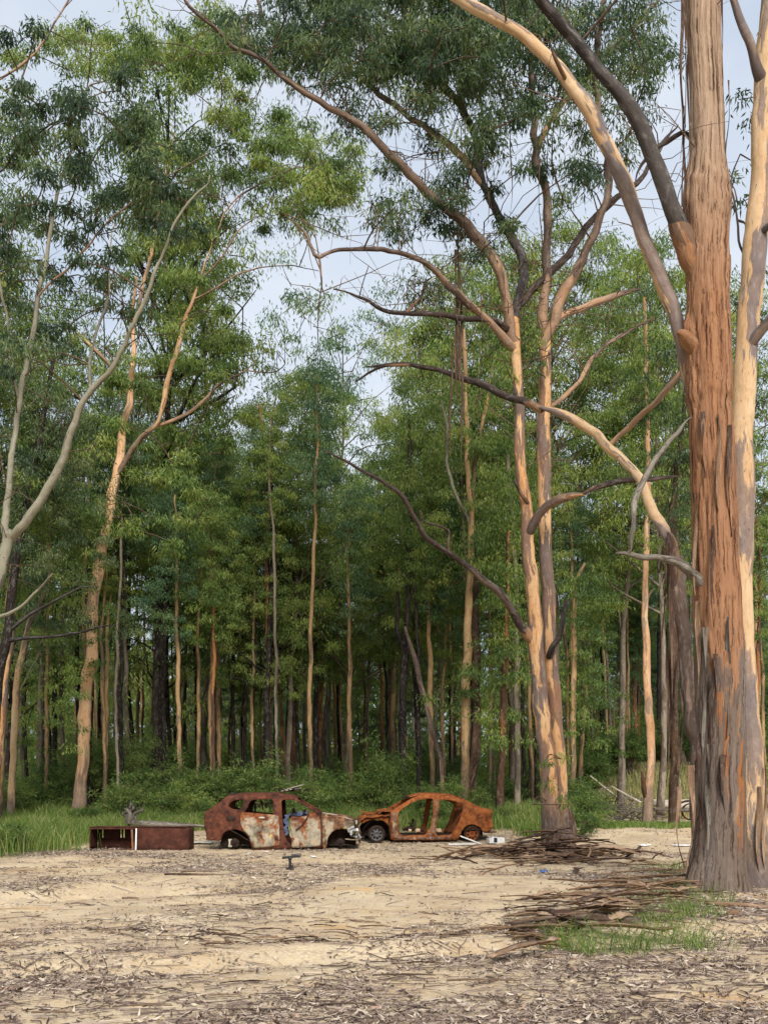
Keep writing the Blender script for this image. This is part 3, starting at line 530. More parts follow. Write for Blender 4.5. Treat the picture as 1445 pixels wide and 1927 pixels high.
crown_from_blobs(T, tb, tL, [(985, 715, 50, 18, .5), (1045, 690, 28, 30, .5), (930, 660, 40, 30, .3), (1010, 640, 25, 25, .3), (1040, 1450, 28, 45, .35, -1.2), (1020, 1500, 25, 45, .4, -1.2), (1060, 1520, 18, 35, .3, -1.2)], TY, 'leaf_mid', .5, 45, .17, .03, .32, part='epicormic_shoots')
for px, y0, y1, w in ((862, 430, 760, 10), (858, 470, 640, 8), (868, 560, 720, 12), (850, 640, 900, 5), (880, 300, 420, 6), (873, 180, 400, 3), (745, 170, 350, 3), (915, 250, 420, 3), (1015, 300, 480, 4), (833, 500, 620, 3), (960, 240, 420, 3), (800, 300, 430, 3), (870, 700, 1080, 4), (905, 560, 780, 4)): ribbon(T, tb, px, y0, y1, TY - .8, w)

def bare_twigs(root, b, lines, n, Lm, seed):
    rs = np.random.default_rng(seed); a = Acc()
    for _ in range(n):
        s = lines[rs.integers(len(lines))] - b; d = rs.normal(size=3) * np.array((1, .8, .6)) + np.array((0, 0, .35)); d /= np.linalg.norm(d); ln = Lm * rs.uniform(.4, 1.2); pts = [(*s, .014)]; q = s.copy()
        for k in range(4): q = q + d * ln / 4; d = d + rs.normal(size=3) * .35; d /= np.linalg.norm(d); pts.append((*q, .012 - .0025 * k))
        tube(a, pts, 4, ln / 5, cap=False)
        m = np.array(pts[2][:3]); e = rs.normal(size=3); e /= np.linalg.norm(e); tube(a, [(*m, .008), (*(m + e * ln * .25), .006), (*(m + (e + rs.normal(size=3) * .4) * ln * .5), .004)], 3, ln / 5, cap=False)
    link('bare_twigs', a, M['twig'], root)['kind'] = 'stuff'
up_ = tL[tL[:, 2] > 10]; bare_twigs(T, tb, up_, 230, 2.4, 3)
r_up = r1L[(r1L[:, 2] > 9)]; bare_twigs(R1, r1b, r_up, 14, 1.2, 4)
# --- pale grey forked gum at the left edge
L1Y = 22.0
L1, l1L, l1b = traced('forked_grey_gum', 'smooth pale grey gum forking into two bare sweeping limbs at the clearing edge', -62, L1Y, [
    ('trunk', 'gum_grey', [(-62, 1640, 56), (-56, 1500, 46), (-42, 1300, 42), (-15, 1130, 38), (8, 1030, 36), (18, 1000, 32)], dict(k=.60, root=1, seg=18, step=.12, rough=.04)),
    ('limb', 'gum_grey', [(14, 1015, 26), (20, 930, 19, .2), (30, 830, 18, .4), (46, 720, 17, .6), (66, 600, 15, .8), (88, 500, 13, 1), (104, 410, 11, 1.2), (120, 330, 9, 1.4), (150, 240, 7, 1.6), (170, 160, 5, 1.8)], dict(k=.60, seg=12, step=.12)),
    ('limb', 'gum_grey', [(12, 1020, 30), (52, 975, 26, -.2), (95, 915, 24, -.4), (125, 840, 22, -.6), (146, 775, 21, -.8), (170, 735, 18, -.9), (215, 690, 15, -1.1), (250, 625, 13, -1.3), (283, 545, 11, -1.5), (310, 485, 9, -1.6), (345, 390, 7, -1.8), (395, 330, 5, -2)], dict(k=.60, seg=12, step=.12)),
    ('limb', 'gum_grey', [(166, 740, 11, -.9), (178, 665, 9, -.6), (192, 590, 8, -.4), (208, 510, 6, -.2), (220, 420, 4, 0)], dict(k=.60, seg=8, step=.15)),
    ('limb', 'gum_grey', [(40, 740, 9, .6), (20, 640, 8, .2), (10, 560, 7, 0), (-5, 430, 6, -.4)], dict(k=.60, seg=8, step=.15)),
    ('limb', 'gum_grey', [(-30, 1170, 12), (30, 1150, 10, -.6), (75, 1110, 8, -1), (100, 1080, 5, -1.3)], dict(k=.60, seg=8, step=.15)),
    ('limb', 'limb_grey', [(76, 560, 6, .8), (150, 480, 6, .3), (210, 420, 5, 0), (290, 350, 4, -.4), (390, 290, 3, -.8)], dict(k=.60, seg=6, step=.2)),
    ('limb', 'limb_dark', [(-10, 330, 6, 1), (40, 280, 6, .8), (110, 230, 5, .5), (180, 200, 3, .3)], dict(k=.60, seg=6, step=.2)),
    ('limb', 'limb_grey', [(-20, 160, 7, 2), (40, 120, 7, 2), (90, 70, 6, 2), (130, 0, 5, 2), (160, -60, 4, 2)], dict(k=.60, seg=6, step=.2)),
])
L1B = [(40, 190, 60, 50, .9), (130, 215, 85, 55, 1.1), (235, 200, 65, 60, 1.1), (215, 285, 85, 55, 1.1), (100, 305, 100, 50, 1.1), (20, 270, 45, 60, .9), (320, 330, 70, 55, 1), (20, 420, 45, 70, .9), (115, 410, 90, 50, 1), (235, 380, 80, 55, 1), (60, 540, 70, 55, .7), (165, 500, 75, 50, .8), (100, 640, 85, 50, .6), (230, 590, 55, 50, .5), (300, 440, 60, 45, .7), (20, 690, 50, 60, .6), (370, 400, 40, 50, .6), (20, 60, 50, 30, .6)]
crown_from_blobs(L1, l1b, l1L, L1B, L1Y + .5, 'leaf_dark', 2.4, 150, .16, .036, .45)

# --- orange gum beside the rusted box
L2Y = 40.0
bare_twigs(L1, l1b, l1L[l1L[:, 2] > 6], 50, 1.8, 5)
L2, l2L, l2b = traced('orange_gum_tree', 'tall smooth orange gum standing in the grass behind the rusted steel box', 147, L2Y, [
    ('trunk', 'gum_orange', [(146, 1550, 36), (148, 1515, 30), (154, 1450, 27), (164, 1340, 26), (172, 1230, 26), (182, 1110, 25), (203, 990, 22), (222, 890, 20), (238, 790, 16), (246, 700, 13), (250, 620, 9), (258, 520, 6)], dict(root=1, seg=26, step=.15, rough=.04, wob=.09)),
    ('limb', 'gum_orange', [(222, 890, 15), (262, 830, 14, -.6), (298, 790, 13, -1.1), (315, 720, 14, -1.4), (332, 660, 12, -1.6), (350, 600, 10, -1.8), (370, 540, 7, -2), (400, 450, 5, -2.2)], dict(k=.68, seg=12, step=.2)),
    ('limb', 'limb_grey', [(290, 800, 9, -1), (340, 785, 10, -.5), (380, 755, 9, 0), (410, 725, 8, .4), (452, 702, 5, .8), (480, 680, 3, 1)], dict(k=.68, seg=8, step=.2)),
    ('limb', 'gum_orange', [(250, 620, 9), (275, 520, 11, .5), (292, 430, 11, 1), (300, 380, 9, 1.2), (330, 250, 6, 1.6)], dict(k=.68, seg=10, step=.2)),
    ('limb', 'gum_orange', [(238, 740, 10), (205, 690, 10, -.6), (170, 650, 9, -1), (140, 620, 7, -1.4)], dict(k=.68, seg=8, step=.2)),
    ('limb', 'limb_grey', [(400, 450, 5, -2.2), (440, 380, 5, -2), (520, 330, 5, -2), (600, 310, 4, -2)], dict(k=.68, seg=6, step=.25)),
    ('limb', 'limb_grey', [(365, 560, 5, -2), (410, 540, 5, -2.2), (470, 510, 4, -2.4), (540, 500, 3, -2.6), (600, 510, 2, -2.8)], dict(k=.68, seg=5, step=.25)),
    ('limb', 'limb_grey', [(375, 530, 5, -2), (420, 480, 5, -2.4), (450, 430, 4, -2.6), (500, 400, 3, -2.6)], dict(k=.68, seg=5, step=.25)),
    ('dead_branch', 'dead_dark', [(470, 707, 4, 1), (510, 700, 3, 1), (535, 685, 3, 1), (522, 665, 2, 1)], dict(k=.68, seg=5, step=.25)),
])
L2B = [(400, 70, 65, 55, 1.3), (445, 135, 55, 55, 1.4), (325, 100, 85, 70, 1.5), (240, 110, 70, 55, 1.3), (150, 100, 60, 45, 1.1), (60, 90, 60, 40, .9), (470, 225, 45, 45, .8), (420, 250, 60, 55, 1), (480, 330, 60, 55, 1.5), (560, 290, 75, 55, 1.9), (625, 330, 60, 50, 1.9), (648, 275, 26, 24, .5), (555, 235, 38, 30, .9), (595, 390, 65, 45, 1.9), (515, 410, 45, 35, .7), (375, 395, 70, 45, 1), (300, 300, 60, 60, .9), (300, 490, 85, 50, .9), (415, 505, 30, 40, .6), (350, 565, 75, 50, .8), (420, 620, 50, 45, .8), (445, 660, 30, 35, .6), (300, 660, 80, 50, .8), (375, 700, 55, 35, .7), (250, 740, 75, 45, .8), (330, 835, 65, 45, .9), (165, 830, 75, 60, .9), (70, 860, 65, 55, .9), (255, 900, 55, 50, .9), (130, 950, 75, 55, .9), (345, 930, 65, 55, .9), (40, 960, 50, 50, .9), (300, 1010, 70, 55, .9), (400, 830, 45, 35, .6), (160, 60, 55, 30, .7)]
crown_from_blobs(L2, l2b, l2L, L2B, L2Y, 'leaf_mid', 3.5, 220, .21, .046, .7)
bare_twigs(L2, l2b, l2L[l2L[:, 2] > 14], 60, 2.2, 6)
# ------------------------------------------------------------------ forest prototypes: trunk mesh + crown mesh shared by many trees
def proto(seed, H, cb, Rw, r0, nb, per, L, W, rc, shape='dome', crook=.3, fork=0):
    """returns (trunk mesh, crown mesh); foot at the origin"""
    rs = np.random.default_rng(seed); at = Acc(); ac = Acc()
    n = 9; hh = np.linspace(0, .96, n) * H; off = np.cumsum(rs.normal(size=(n, 2)) * crook * H / 60, 0); off[0] = 0
    pts = [(off[i, 0], off[i, 1], hh[i] - (.35 if i == 0 else 0), r0 * (1.25 if i == 0 else 1) * (1 - .9 * (hh[i] / H) ** 1.1)) for i in range(n)]
    c = tube(at, pts, 10, H / 45, .02, .08); C = []; R = []
    az = rs.random() * 6.28
    for k in range(nb):
        f = cb + (.95 - cb) * (k + rs.random()) / nb; i = int(f * .999 * (len(c) - 1)); s = c[i]
        az += 2.4 + rs.normal() * .4; u = (f - cb) / (1 - cb)
        prof = {'dome': (1 - u ** 2.2) * .75 + .3, 'cone': 1.05 - .85 * u, 'flat': .45 + .6 * u, 'column': .75 - .35 * u, 'egg': .35 + .75 * math.sqrt(max(0., 1 - (1.15 * u - .25) ** 2)) * (1 if u < .85 else .75)}[shape]
        ln = Rw * prof * rs.uniform(.7, 1.15); el = rs.uniform(.35, .9) + .3 * u
        d = np.array((math.cos(az) * math.cos(el), math.sin(az) * math.cos(el), math.sin(el)))
        m = s[:3] + d * ln * .55 + rs.normal(size=3) * .06 * ln; e = s[:3] + d * ln + np.array((0, 0, -.12 * ln)) + rs.normal(size=3) * .08 * ln
        rb = min(s[3] * .6, .03 + .012 * ln); tube(at, [(*s[:3], rb), (*m, rb * .7), (*e, rb * .25)], 5, ln / 5, .03, 0, cap=False)
        for q in range(rs.integers(3, 6)):
            t = rs.uniform(.45, 1.08); b = s[:3] + (m - s[:3]) * min(t / .55, 1) if t < .55 else m + (e - m) * (t - .55) / .45
            cc = b + rs.normal(size=3) * np.array((.65, .65, .75)) * rc * 1.2; C.append(cc); R.append(rc * rs.uniform(.6, 1.25))
            if np.linalg.norm(cc - b) > .3: tube(at, [(*b, .02), (*((b + cc) / 2 + rs.normal(size=3) * .05), .016), (*cc, .008)], 3, .6, cap=False)
    leaf_mesh(ac, np.array(C), np.array(R), per, L, W, flat=1., rs=rs)
    return at.mesh('trunk'), ac.mesh('crown', False, keep_co=False)
PR = {
    'dome': proto(11, 24, .44, 4.2, .17, 30, 145, .20, .050, .9, 'dome'),
    'tall': proto(12, 26, .42, 3.4, .155, 32, 140, .20, .050, .85, 'column'),
    'cone': proto(13, 23, .38, 3.9, .14, 40, 170, .20, .048, .9, 'dome', .2),
    'flat': proto(14, 22, .48, 4.4, .15, 26, 140, .20, .050, .9, 'flat', .5),
    'thin': proto(15, 20, .50, 2.2, .095, 22, 100, .19, .048, .7, 'column', .4),
    'low': proto(16, 15, .26, 2.6, .10, 28, 120, .19, .046, .75, 'dome', .4),
    'bright': proto(18, 24, .40, 3.9, .15, 58, 155, .20, .050, .85, 'egg', .2),
    'airy': proto(17, 24, .50, 3.6, .13, 22, 100, .20, .050, .75, 'flat', .6),
}
MATCACHE = {}
def me_with(me, mat):
    k = (me.name, mat)
    if k not in MATCACHE:
        m = me if len(me.materials) == 0 else me.copy(); m.materials.clear(); m.materials.append(M[mat]); MATCACHE[k] = m
    return MATCACHE[k]
def forest_tree(name, kind, X, Y, s, rz, bark, leaf, label, group, sink=0.):
    root = thing(name, label, 'tree', (X, Y, g1(X, Y) - sink), rz, group); root.scale = (s, s, s * random.uniform(.94, 1.06))
    tm, cm = PR[kind]; link('trunk', me_with(tm, bark), None, root); link('crown', me_with(cm, leaf), None, root)
    return root
TAKEN = []
def at_top(px, ptop, Y, kind, bark, leaf, name, label, group=None):
    X = (px - HX) * Y / F; H0 = {'dome': 24, 'tall': 26, 'cone': 23, 'flat': 22, 'thin': 20, 'low': 15, 'airy': 24, 'bright': 24}[kind]
    h = CH + (HY - ptop) * Y / F - g1(X, Y); TAKEN.append((X, Y)); return forest_tree(name, kind, X, Y, h / (H0 * 1.02), random.random() * 6.28, bark, leaf, label, group)
# trees that show singly above the rest
at_top(548, 640, 46, 'bright', 'pole_grey', 'leaf_light', 'pale_green_gum', 'light green conical gum whose bright crown tops the forest behind the cars')
at_top(500, 905, 45, 'bright', 'pole_dark', 'leaf_mid', 'dense_gum', 'dense blue-green young gum with low crown behind the box and brown wreck')
at_top(640, 605, 62, 'flat', 'pole_grey', 'leaf_blue', 'open_crowned_gum', 'open dark-crowned gum beside the bright conical gum')
at_top(455, 760, 66, 'dome', 'pole_grey', 'leaf_blue', 'rounded_gum', 'rounded blue-green gum between the orange gum and the bright conical gum')
at_top(735, 700, 54, 'dome', 'pole_yellow', 'leaf_light', 'light_crowned_gum', 'light green round-crowned gum under the long dead limb')
at_top(650, 830, 50, 'cone', 'pole_grey', 'leaf_light', 'bushy_young_gum', 'bushy light green young gum in front of the dark-crowned gum')
at_top(850, 560, 52, 'dome', 'pole_dark', 'leaf_mid', 'full_crowned_gum', 'full-crowned gum with dark trunk behind the orange wreck')
at_top(960, 380, 50, 'tall', 'pole_grey', 'leaf_light', 'tall_light_gum', 'tall light green gum showing between the stems of the twin gum')
at_top(1170, 470, 48, 'dome', 'pole_grey', 'leaf_light', 'broad_light_gum', 'broad light green gum seen between the twin gum and the huge stringy trunk')
at_top(1090, 640, 56, 'tall', 'pole_yellow', 'leaf_mid', 'narrow_crowned_gum', 'narrow mid-green gum directly behind the twin gum')
at_top(1290, 600, 60, 'flat', 'pole_grey', 'leaf_mid', 'spreading_gum', 'spreading gum behind the grassy bank and the huge stringy trunk')
at_top(1420, 420, 50, 'tall', 'pole_yellow', 'leaf_mid', 'tall_edge_gum', 'tall gum behind the smooth cream gum with grey patches')
at_top(1010, 850, 46, 'thin', 'pole_dark', 'leaf_mid', 'low_dark_gum', 'low-crowned gum with dark stem behind the twin gum')
at_top(790, 985, 46, 'thin', 'pole_dark', 'leaf_mid', 'small_leafy_gum', 'small leafy gum rising over the middle of the orange wreck')
at_top(1050, 440, 47, 'bright', 'pole_grey', 'leaf_mid', 'dense_backing_gum', 'dense mid-green gum rising behind the upper fork of the twin gum')
at_top(1240, 480, 45, 'bright', 'pole_grey', 'leaf_light', 'dense_light_gum', 'dense light green gum behind the pale arching limb and huge stringy trunk')
at_top(880, 470, 49, 'bright', 'pole_grey', 'leaf_mid', 'tall_dense_gum', 'tall dense gum behind the hanging bark ribbons of the twin gum')
GL = 'left forest crowns'
for px, pt, Y, k, bk, lf in ((-40, 60, 34, 'tall', 'pole_grey', 'leaf_mid'), (300, 80, 46, 'dome', 'pole_dark', 'leaf_mid'), (-30, 300, 36, 'dome', 'pole_grey', 'leaf_mid'), (180, 420, 44, 'airy', 'pole_dark', 'leaf_mid'), (390, 250, 50, 'tall', 'pole_grey', 'leaf_mid'), (90, 560, 48, 'dome', 'pole_dark', 'leaf_mid'), (250, 620, 52, 'tall', 'pole_dark', 'leaf_mid'), (400, 760, 60, 'dome', 'pole_grey', 'leaf_blue'), (320, 780, 48, 'low', 'pole_dark', 'leaf_mid'), (20, 780, 46, 'low', 'pole_dark', 'leaf_mid')):
    at_top(px, pt, Y, k, bk, lf, 'edge_gum', 'tall %s-trunked gum with %s green crown among the trees round the orange gum' % ('black' if bk == 'pole_dark' else 'grey', {'leaf_dark': 'dark', 'leaf_mid': 'olive', 'leaf_blue': 'bluish'}[lf]), GL)

# slim trunks that can be picked out between the wrecks and the right-hand trunks
def pole(name, label, px0, Y, pts, mat, crown=None, group=None, extra=(), seg=10):
    bx = (px0 - HX) * Y / F; TAKEN.append((bx, Y))
    root, ln, b = traced(name, label, px0, Y, [('trunk', mat, pts, dict(root=1, seg=seg, step=.3, wob=.04, rough=.08))] + [('limb', m_, p_, dict(seg=6, step=.3)) for m_, p_ in extra], group)
    if crown:
        k, leaf, s, dz = crown; tm, cm = PR[k]; o = link('crown', me_with(cm, leaf), None, root); o.scale = (s,) * 3
        top = ln[np.argmax(ln[:, 2])] - b; H0 = {'dome': 24, 'tall': 26, 'cone': 23, 'flat': 22, 'thin': 20, 'low': 15, 'airy': 24, 'bright': 24}[k]
        o.location = (top[0], top[1], top[2] - H0 * s * dz); o.rotation_euler = (0, 0, random.random() * 6)
    return root
pole('cream_gum', 'slender cream-and-brown double-trunked gum behind the boot of the orange wreck', 880, 40, [(872, 1515, 22), (875, 1400, 20), (878, 1250, 19), (884, 1100, 17), (886, 1000, 13), (882, 900, 11), (876, 760, 10), (872, 620, 8)], 'pole_yellow', ('airy', 'leaf_mid', .9, .9), extra=(('shaggy', [(895, 1520, 26, .3), (894, 1400, 24, .3), (896, 1250, 22, .3), (893, 1100, 19, .3), (888, 980, 14, .3)]), ('pole_yellow', [(885, 960, 9), (900, 850, 9, .3), (915, 760, 8, .5), (930, 680, 6, .7)]), ('gum_grey', [(884, 1000, 8), (850, 900, 8), (838, 800, 7), (832, 700, 5)])))
pole('black_charred_trunk', 'black fire-charred forked trunk behind the nose of the orange wreck', 757, 41, [(757, 1470, 17), (758, 1350, 17), (762, 1230, 15), (768, 1150, 12), (769, 1050, 11), (771, 900, 9), (770, 780, 7)], 'pole_dark', ('dome', 'leaf_mid', .75, .85), extra=(('pole_dark', [(761, 1240, 11), (752, 1190, 10), (749, 1120, 8), (746, 1060, 6)]),))
pole('leaning_dead_stem', 'thin bark-shedding dead stem leaning against the black charred trunk', 832, 40.5, [(832, 1500, 9), (828, 1430, 10), (812, 1370, 11), (798, 1310, 11), (783, 1250, 13), (772, 1215, 10), (762, 1180, 6)], 'limb_grey')
pole('straight_yellow_gum', 'straight slim yellow gum trunk right of the black charred trunk', 812, 43, [(813, 1490, 13), (811, 1380, 12), (809, 1250, 11), (806, 1120, 9), (800, 1000, 8), (798, 850, 6)], 'pole_yellow', ('thin', 'leaf_mid', .9, .9))
pole('bent_yellow_gum', 'thin bent yellow gum beside the leaning dead stem', 835, 44, [(835, 1470, 8), (833, 1350, 8), (836, 1250, 8), (841, 1180, 8), (838, 1140, 7), (850, 1100, 6), (872, 1075, 5)], 'pole_yellow', ('thin', 'leaf_light', .7, .95))
pole('orange_barked_gum', 'orange-barked gum with dark torn foot between orange wreck and twin gum', 942, 39, [(940, 1490, 18), (943, 1440, 15), (948, 1330, 15), (951, 1260, 13), (954, 1150, 10), (956, 1000, 8)], 'pole_orange', ('thin', 'leaf_mid', 1., .9))
pole('dull_grey_gum', 'dull grey straight trunk just left of the twin gum', 972, 42, [(973, 1490, 14), (972, 1300, 13), (972, 1150, 12), (965, 1000, 10), (955, 850, 8)], 'pole_grey', ('dome', 'leaf_mid', .7, .9))
pole('yellow_stemmed_gum', 'yellow-stemmed slim gum just right of the twin gum', 1076, 40, [(1076, 1500, 15), (1078, 1400, 13), (1080, 1250, 12), (1081, 1140, 10), (1084, 1090, 8), (1100, 1060, 5)], 'pole_yellow', ('thin', 'leaf_mid', .8, .95), extra=(('gum_grey', [(1081, 1150, 6), (1095, 1120, 5), (1104, 1095, 4)]),))
pole('thin_yellow_gum', 'very thin yellow stem beside the yellow-stemmed slim gum', 1066, 42, [(1067, 1490, 8), (1068, 1350, 7), (1066, 1250, 7), (1060, 1150, 6)], 'pole_yellow')
pole('smooth_slim_gum', 'smooth pale orange slim gum with torn foot in front of the grassy bank', 1219, 38, [(1218, 1560, 26), (1219, 1500, 21), (1224, 1400, 20), (1220, 1320, 18), (1215, 1220, 16), (1214, 1100, 14), (1217, 980, 12), (1220, 850, 11), (1215, 700, 9), (1212, 560, 7)], 'gum_orange', ('airy', 'leaf_mid', .85, .9), extra=(('gum_orange', [(1218, 1145, 8), (1222, 1120, 6), (1230, 1108, 4)]), ('pole_orange', [(1206, 1510, 12, -.2), (1208, 1470, 9, -.2), (1203, 1440, 4, -.2)])))
SHG = pole('shaggy_dark_gum', 'dark shaggy trunk hung with loose bark beside the smooth slim gum', 1268, 37, [(1268, 1560, 26), (1267, 1480, 23), (1269, 1400, 21), (1267, 1300, 22), (1270, 1200, 25), (1266, 1100, 26), (1264, 1000, 20), (1270, 900, 12), (1285, 800, 9), (1290, 650, 7)], 'shaggy', ('airy', 'leaf_dark', .8, .9), extra=(('gum_pale', [(1273, 1270, 8, -.3), (1283, 1255, 6, -.5), (1294, 1243, 4, -.7)]),))
for q_, (px, y0, y1, w) in enumerate(((1255, 1180, 1480, 7), (1262, 1100, 1400, 8), (1282, 1300, 1450, 6), (1276, 1120, 1330, 7), (1250, 1000, 1200, 6), (1272, 1000, 1180, 8))): ribbon(SHG, np.array(SHG.location), px, y0, y1, 36.6, w * 1.3, 'strip_dark', 5)
pole('pale_left_gum', 'white-barked crooked gum left of the orange gum', 22, 38, [(20, 1530, 18), (24, 1440, 15), (30, 1350, 16), (38, 1260, 15), (52, 1190, 14), (68, 1150, 12), (90, 1105, 11), (96, 1070, 8), (90, 1020, 6)], 'gum_pale', ('airy', 'leaf_mid', .7, .9), extra=(('gum_pale', [(58, 1180, 8), (48, 1120, 7), (44, 1080, 5)]), ('gum_grey', [(38, 1320, 4), (56, 1270, 4), (72, 1230, 3), (88, 1205, 2)])))
pole('salmon_left_gum', 'salmon gum trunk leaning beside the dark crooked gum at the clearing edge', -6, 36, [(-10, 1530, 34), (-4, 1440, 28), (5, 1330, 26), (14, 1230, 24), (24, 1120, 22), (40, 1010, 20), (60, 900, 15), (80, 790, 11)], 'gum_twin', ('dome', 'leaf_dark', .7, .9))
pole('dark_left_gum', 'dark crooked gum reaching a long bare branch across the orange gum', -14, 34, [(-22, 1560, 26), (-14, 1420, 24), (0, 1280, 22), (14, 1190, 21), (28, 1090, 20), (40, 1010, 18), (55, 930, 15), (75, 850, 13), (85, 770, 10), (110, 650, 7)], 'pole_dark', ('airy', 'leaf_dark', .7, .9), extra=(('limb_dark', [(14, 1215, 10), (40, 1202, 8, -.3), (90, 1200, 7, -.6), (150, 1192, 6, -.8), (190, 1178, 5, -.9), (225, 1175, 4, -1)]), ('limb_dark', [(18, 1190, 8), (60, 1155, 7, -.5), (110, 1130, 6, -.9), (150, 1105, 5, -1.2), (185, 1105, 3, -1.4)])))
GP = 'slim pole trunks in the forest behind the cars'
pl = {'pole_yellow': 'slim yellow-barked pole gum deep in the forest behind the cars', 'pole_orange': 'slim orange-barked pole gum deep in the forest behind the cars', 'pole_dark': 'slim black-barked pole gum deep in the forest behind the cars', 'pole_grey': 'slim grey-barked pole gum deep in the forest behind the cars'}
for px, w, yt, mt, Y in ((660, 10, 1050, 'pole_yellow', 45), (535, 8, 1250, 'pole_yellow', 50), (549, 9, 1180, 'pole_orange', 49), (562, 8, 1200, 'pole_dark', 47), (604, 9, 1200, 'pole_orange', 50), (592, 11, 1000, 'pole_dark', 48), (648, 6, 1180, 'pole_yellow', 52), (690, 7, 1050, 'pole_grey', 54), (716, 8, 1150, 'pole_orange', 53), (728, 7, 1100, 'pole_dark', 50), (505, 13, 950, 'pole_dark', 44), (492, 7, 1220, 'pole_yellow', 54), (462, 7, 1250, 'pole_yellow', 50), (436, 9, 1150, 'pole_dark', 47), (303, 12, 1000, 'pole_dark', 46), (330, 9, 1100, 'pole_dark', 50), (150, 11, 950, 'pole_dark', 48), (95, 10, 1180, 'pole_dark', 48), (215, 9, 1000, 'pole_grey', 54), (258, 8, 1050, 'pole_yellow', 57), (375, 9, 1100, 'pole_dark', 52), (622, 6, 1150, 'pole_grey', 56), (790, 7, 1100, 'pole_dark', 55), (855, 9, 1100, 'pole_dark', 50), (865, 7, 1200, 'pole_orange', 52), (920, 8, 1020, 'pole_yellow', 50), (930, 7, 1060, 'pole_grey', 55), (985, 9, 1150, 'pole_dark', 48), (997, 7, 1200, 'pole_dark', 52), (958, 7, 1050, 'pole_orange', 57), (640, 9, 1100, 'pole_dark', 58), (575, 7, 1120, 'pole_grey', 58), (520, 8, 1100, 'pole_dark', 57), (740, 8, 1180, 'pole_dark', 57), (1110, 8, 1150, 'pole_dark', 66), (1150, 7, 1120, 'pole_grey', 66), (1175, 6, 1180, 'pole_yellow', 68), (1240, 9, 1000, 'pole_dark', 67), (1300, 8, 1000, 'pole_grey', 66), (1425, 10, 1100, 'pole_orange', 48), (1438, 8, 1150, 'pole_yellow', 52), (1130, 8, 1200, 'pole_dark', 70), (405, 8, 1180, 'pole_grey', 55), (350, 7, 1200, 'pole_grey', 58), (185, 8, 1100, 'pole_dark', 55), (50, 9, 1100, 'pole_dark', 52)):
    j = lambda a: random.uniform(-a, a)
    k = random.choice(('thin', 'thin', 'airy')); tilt = j(14); yb = 1500
    pole('pole_gum', pl[mt], px, Y, [(px, yb, w * 1.15), (px + tilt * .2 + j(3), yb - (yb - yt) * .35, w), (px + tilt * .5 + j(4), yb - (yb - yt) * .7, w * .85), (px + tilt + j(5), yt, w * .7), (px + tilt + j(10), yt - 130, w * .45)], mt, (k, random.choice(('leaf_mid', 'leaf_mid', 'leaf_dark', 'leaf_blue')), random.uniform(.55, .8), .92), GP, seg=7)

for _ in range(105):
    px = random.choice((random.uniform(300, 1010), random.uniform(60, 480), random.uniform(1060, 1440))); Y = 41 + 32 * random.random() ** 1.6
    if px > 1090 and Y < 63: Y = random.uniform(63, 75)
    mt = random.choice(('pole_yellow', 'pole_yellow', 'pole_yellow', 'pole_grey', 'pole_orange', 'pole_dark')); w = random.uniform(.13, .26) * F / Y; yt = HY - random.uniform(9, 15) * F / Y; tilt = j(16)
    pole('pole_gum', pl[mt], px, Y, [(px, 1500, w * 1.15), (px + tilt * .2 + j(4), 1500 - (1500 - yt) * .35, w), (px + tilt * .5 + j(5), 1500 - (1500 - yt) * .7, w * .85), (px + tilt + j(6), yt, w * .7), (px + tilt + j(10), yt - 120, w * .4)], mt, ('thin', random.choice(('leaf_mid', 'leaf_light', 'leaf_blue')), random.uniform(.5, .75), .92), GP, seg=7)

# further trees of the forest, standing row behind row
GF = 'forest trees standing row behind row'
fl = {'pole_grey': 'grey-trunked gum in the rows of forest far behind the cars', 'pole_dark': 'dark-trunked gum in the rows of forest far behind the cars', 'pole_yellow': 'yellow-trunked gum in the rows of forest far behind the cars', 'pole_orange': 'orange-trunked gum in the rows of forest far behind the cars'}
cnt = 0; tries = 0
while cnt < 135 and tries < 6000:
    tries += 1; Y = 46 + 74 * random.random() ** 1.25; X = random.uniform(-.40 * Y - 4, .40 * Y + 4); px = HX + F * X / Y
    if X > 8 and Y < 64: continue
    if min((X - a) ** 2 + (Y - b) ** 2 for a, b in TAKEN) < 2.4 ** 2: continue
    k = random.choice(('dome', 'tall', 'thin', 'airy', 'cone') if Y < 66 else ('dome', 'tall', 'cone', 'thin', 'low', 'low', 'low', 'airy'))
    H0 = {'dome': 24, 'tall': 26, 'cone': 23, 'flat': 22, 'thin': 20, 'low': 15, 'airy': 24, 'bright': 24}[k]; h = random.uniform(14, 23) * (.7 if k == 'low' else 1)
    top = HY - (h + g1(X, Y) - CH) * F / Y
    if 420 < px < 720 and top < 800: h = (HY - random.uniform(800, 950)) * Y / F + CH - g1(X, Y)
    bk = random.choice(('pole_grey', 'pole_grey', 'pole_dark', 'pole_yellow', 'pole_yellow', 'pole_orange'))
    forest_tree('forest_gum', k, X, Y, h / H0, random.random() * 6.28, bk, random.choice(('leaf_mid', 'leaf_mid', 'leaf_dark', 'leaf_blue', 'leaf_light')), fl[bk], GF)
    TAKEN.append((X, Y)); cnt += 1

# far wood beyond, one mass
ac = Acc(); C = []
for _ in range(2600):
    Y = random.uniform(118, 150); X = random.uniform(-.42 * Y - 8, .42 * Y + 8); C.append((X, Y, 1 + random.random() ** 1.5 * (19 + 4 * math.sin(X * .3))))
leaf_mesh(ac, np.array(C), 2.3, 30, .85, .38)
o = link('far_wood', ac.mesh('far_wood', False, keep_co=False), M['leaf_mid']); tag(o, 'dark green mass of far woodland closing the view behind the trunks', 'woodland', kind='stuff')

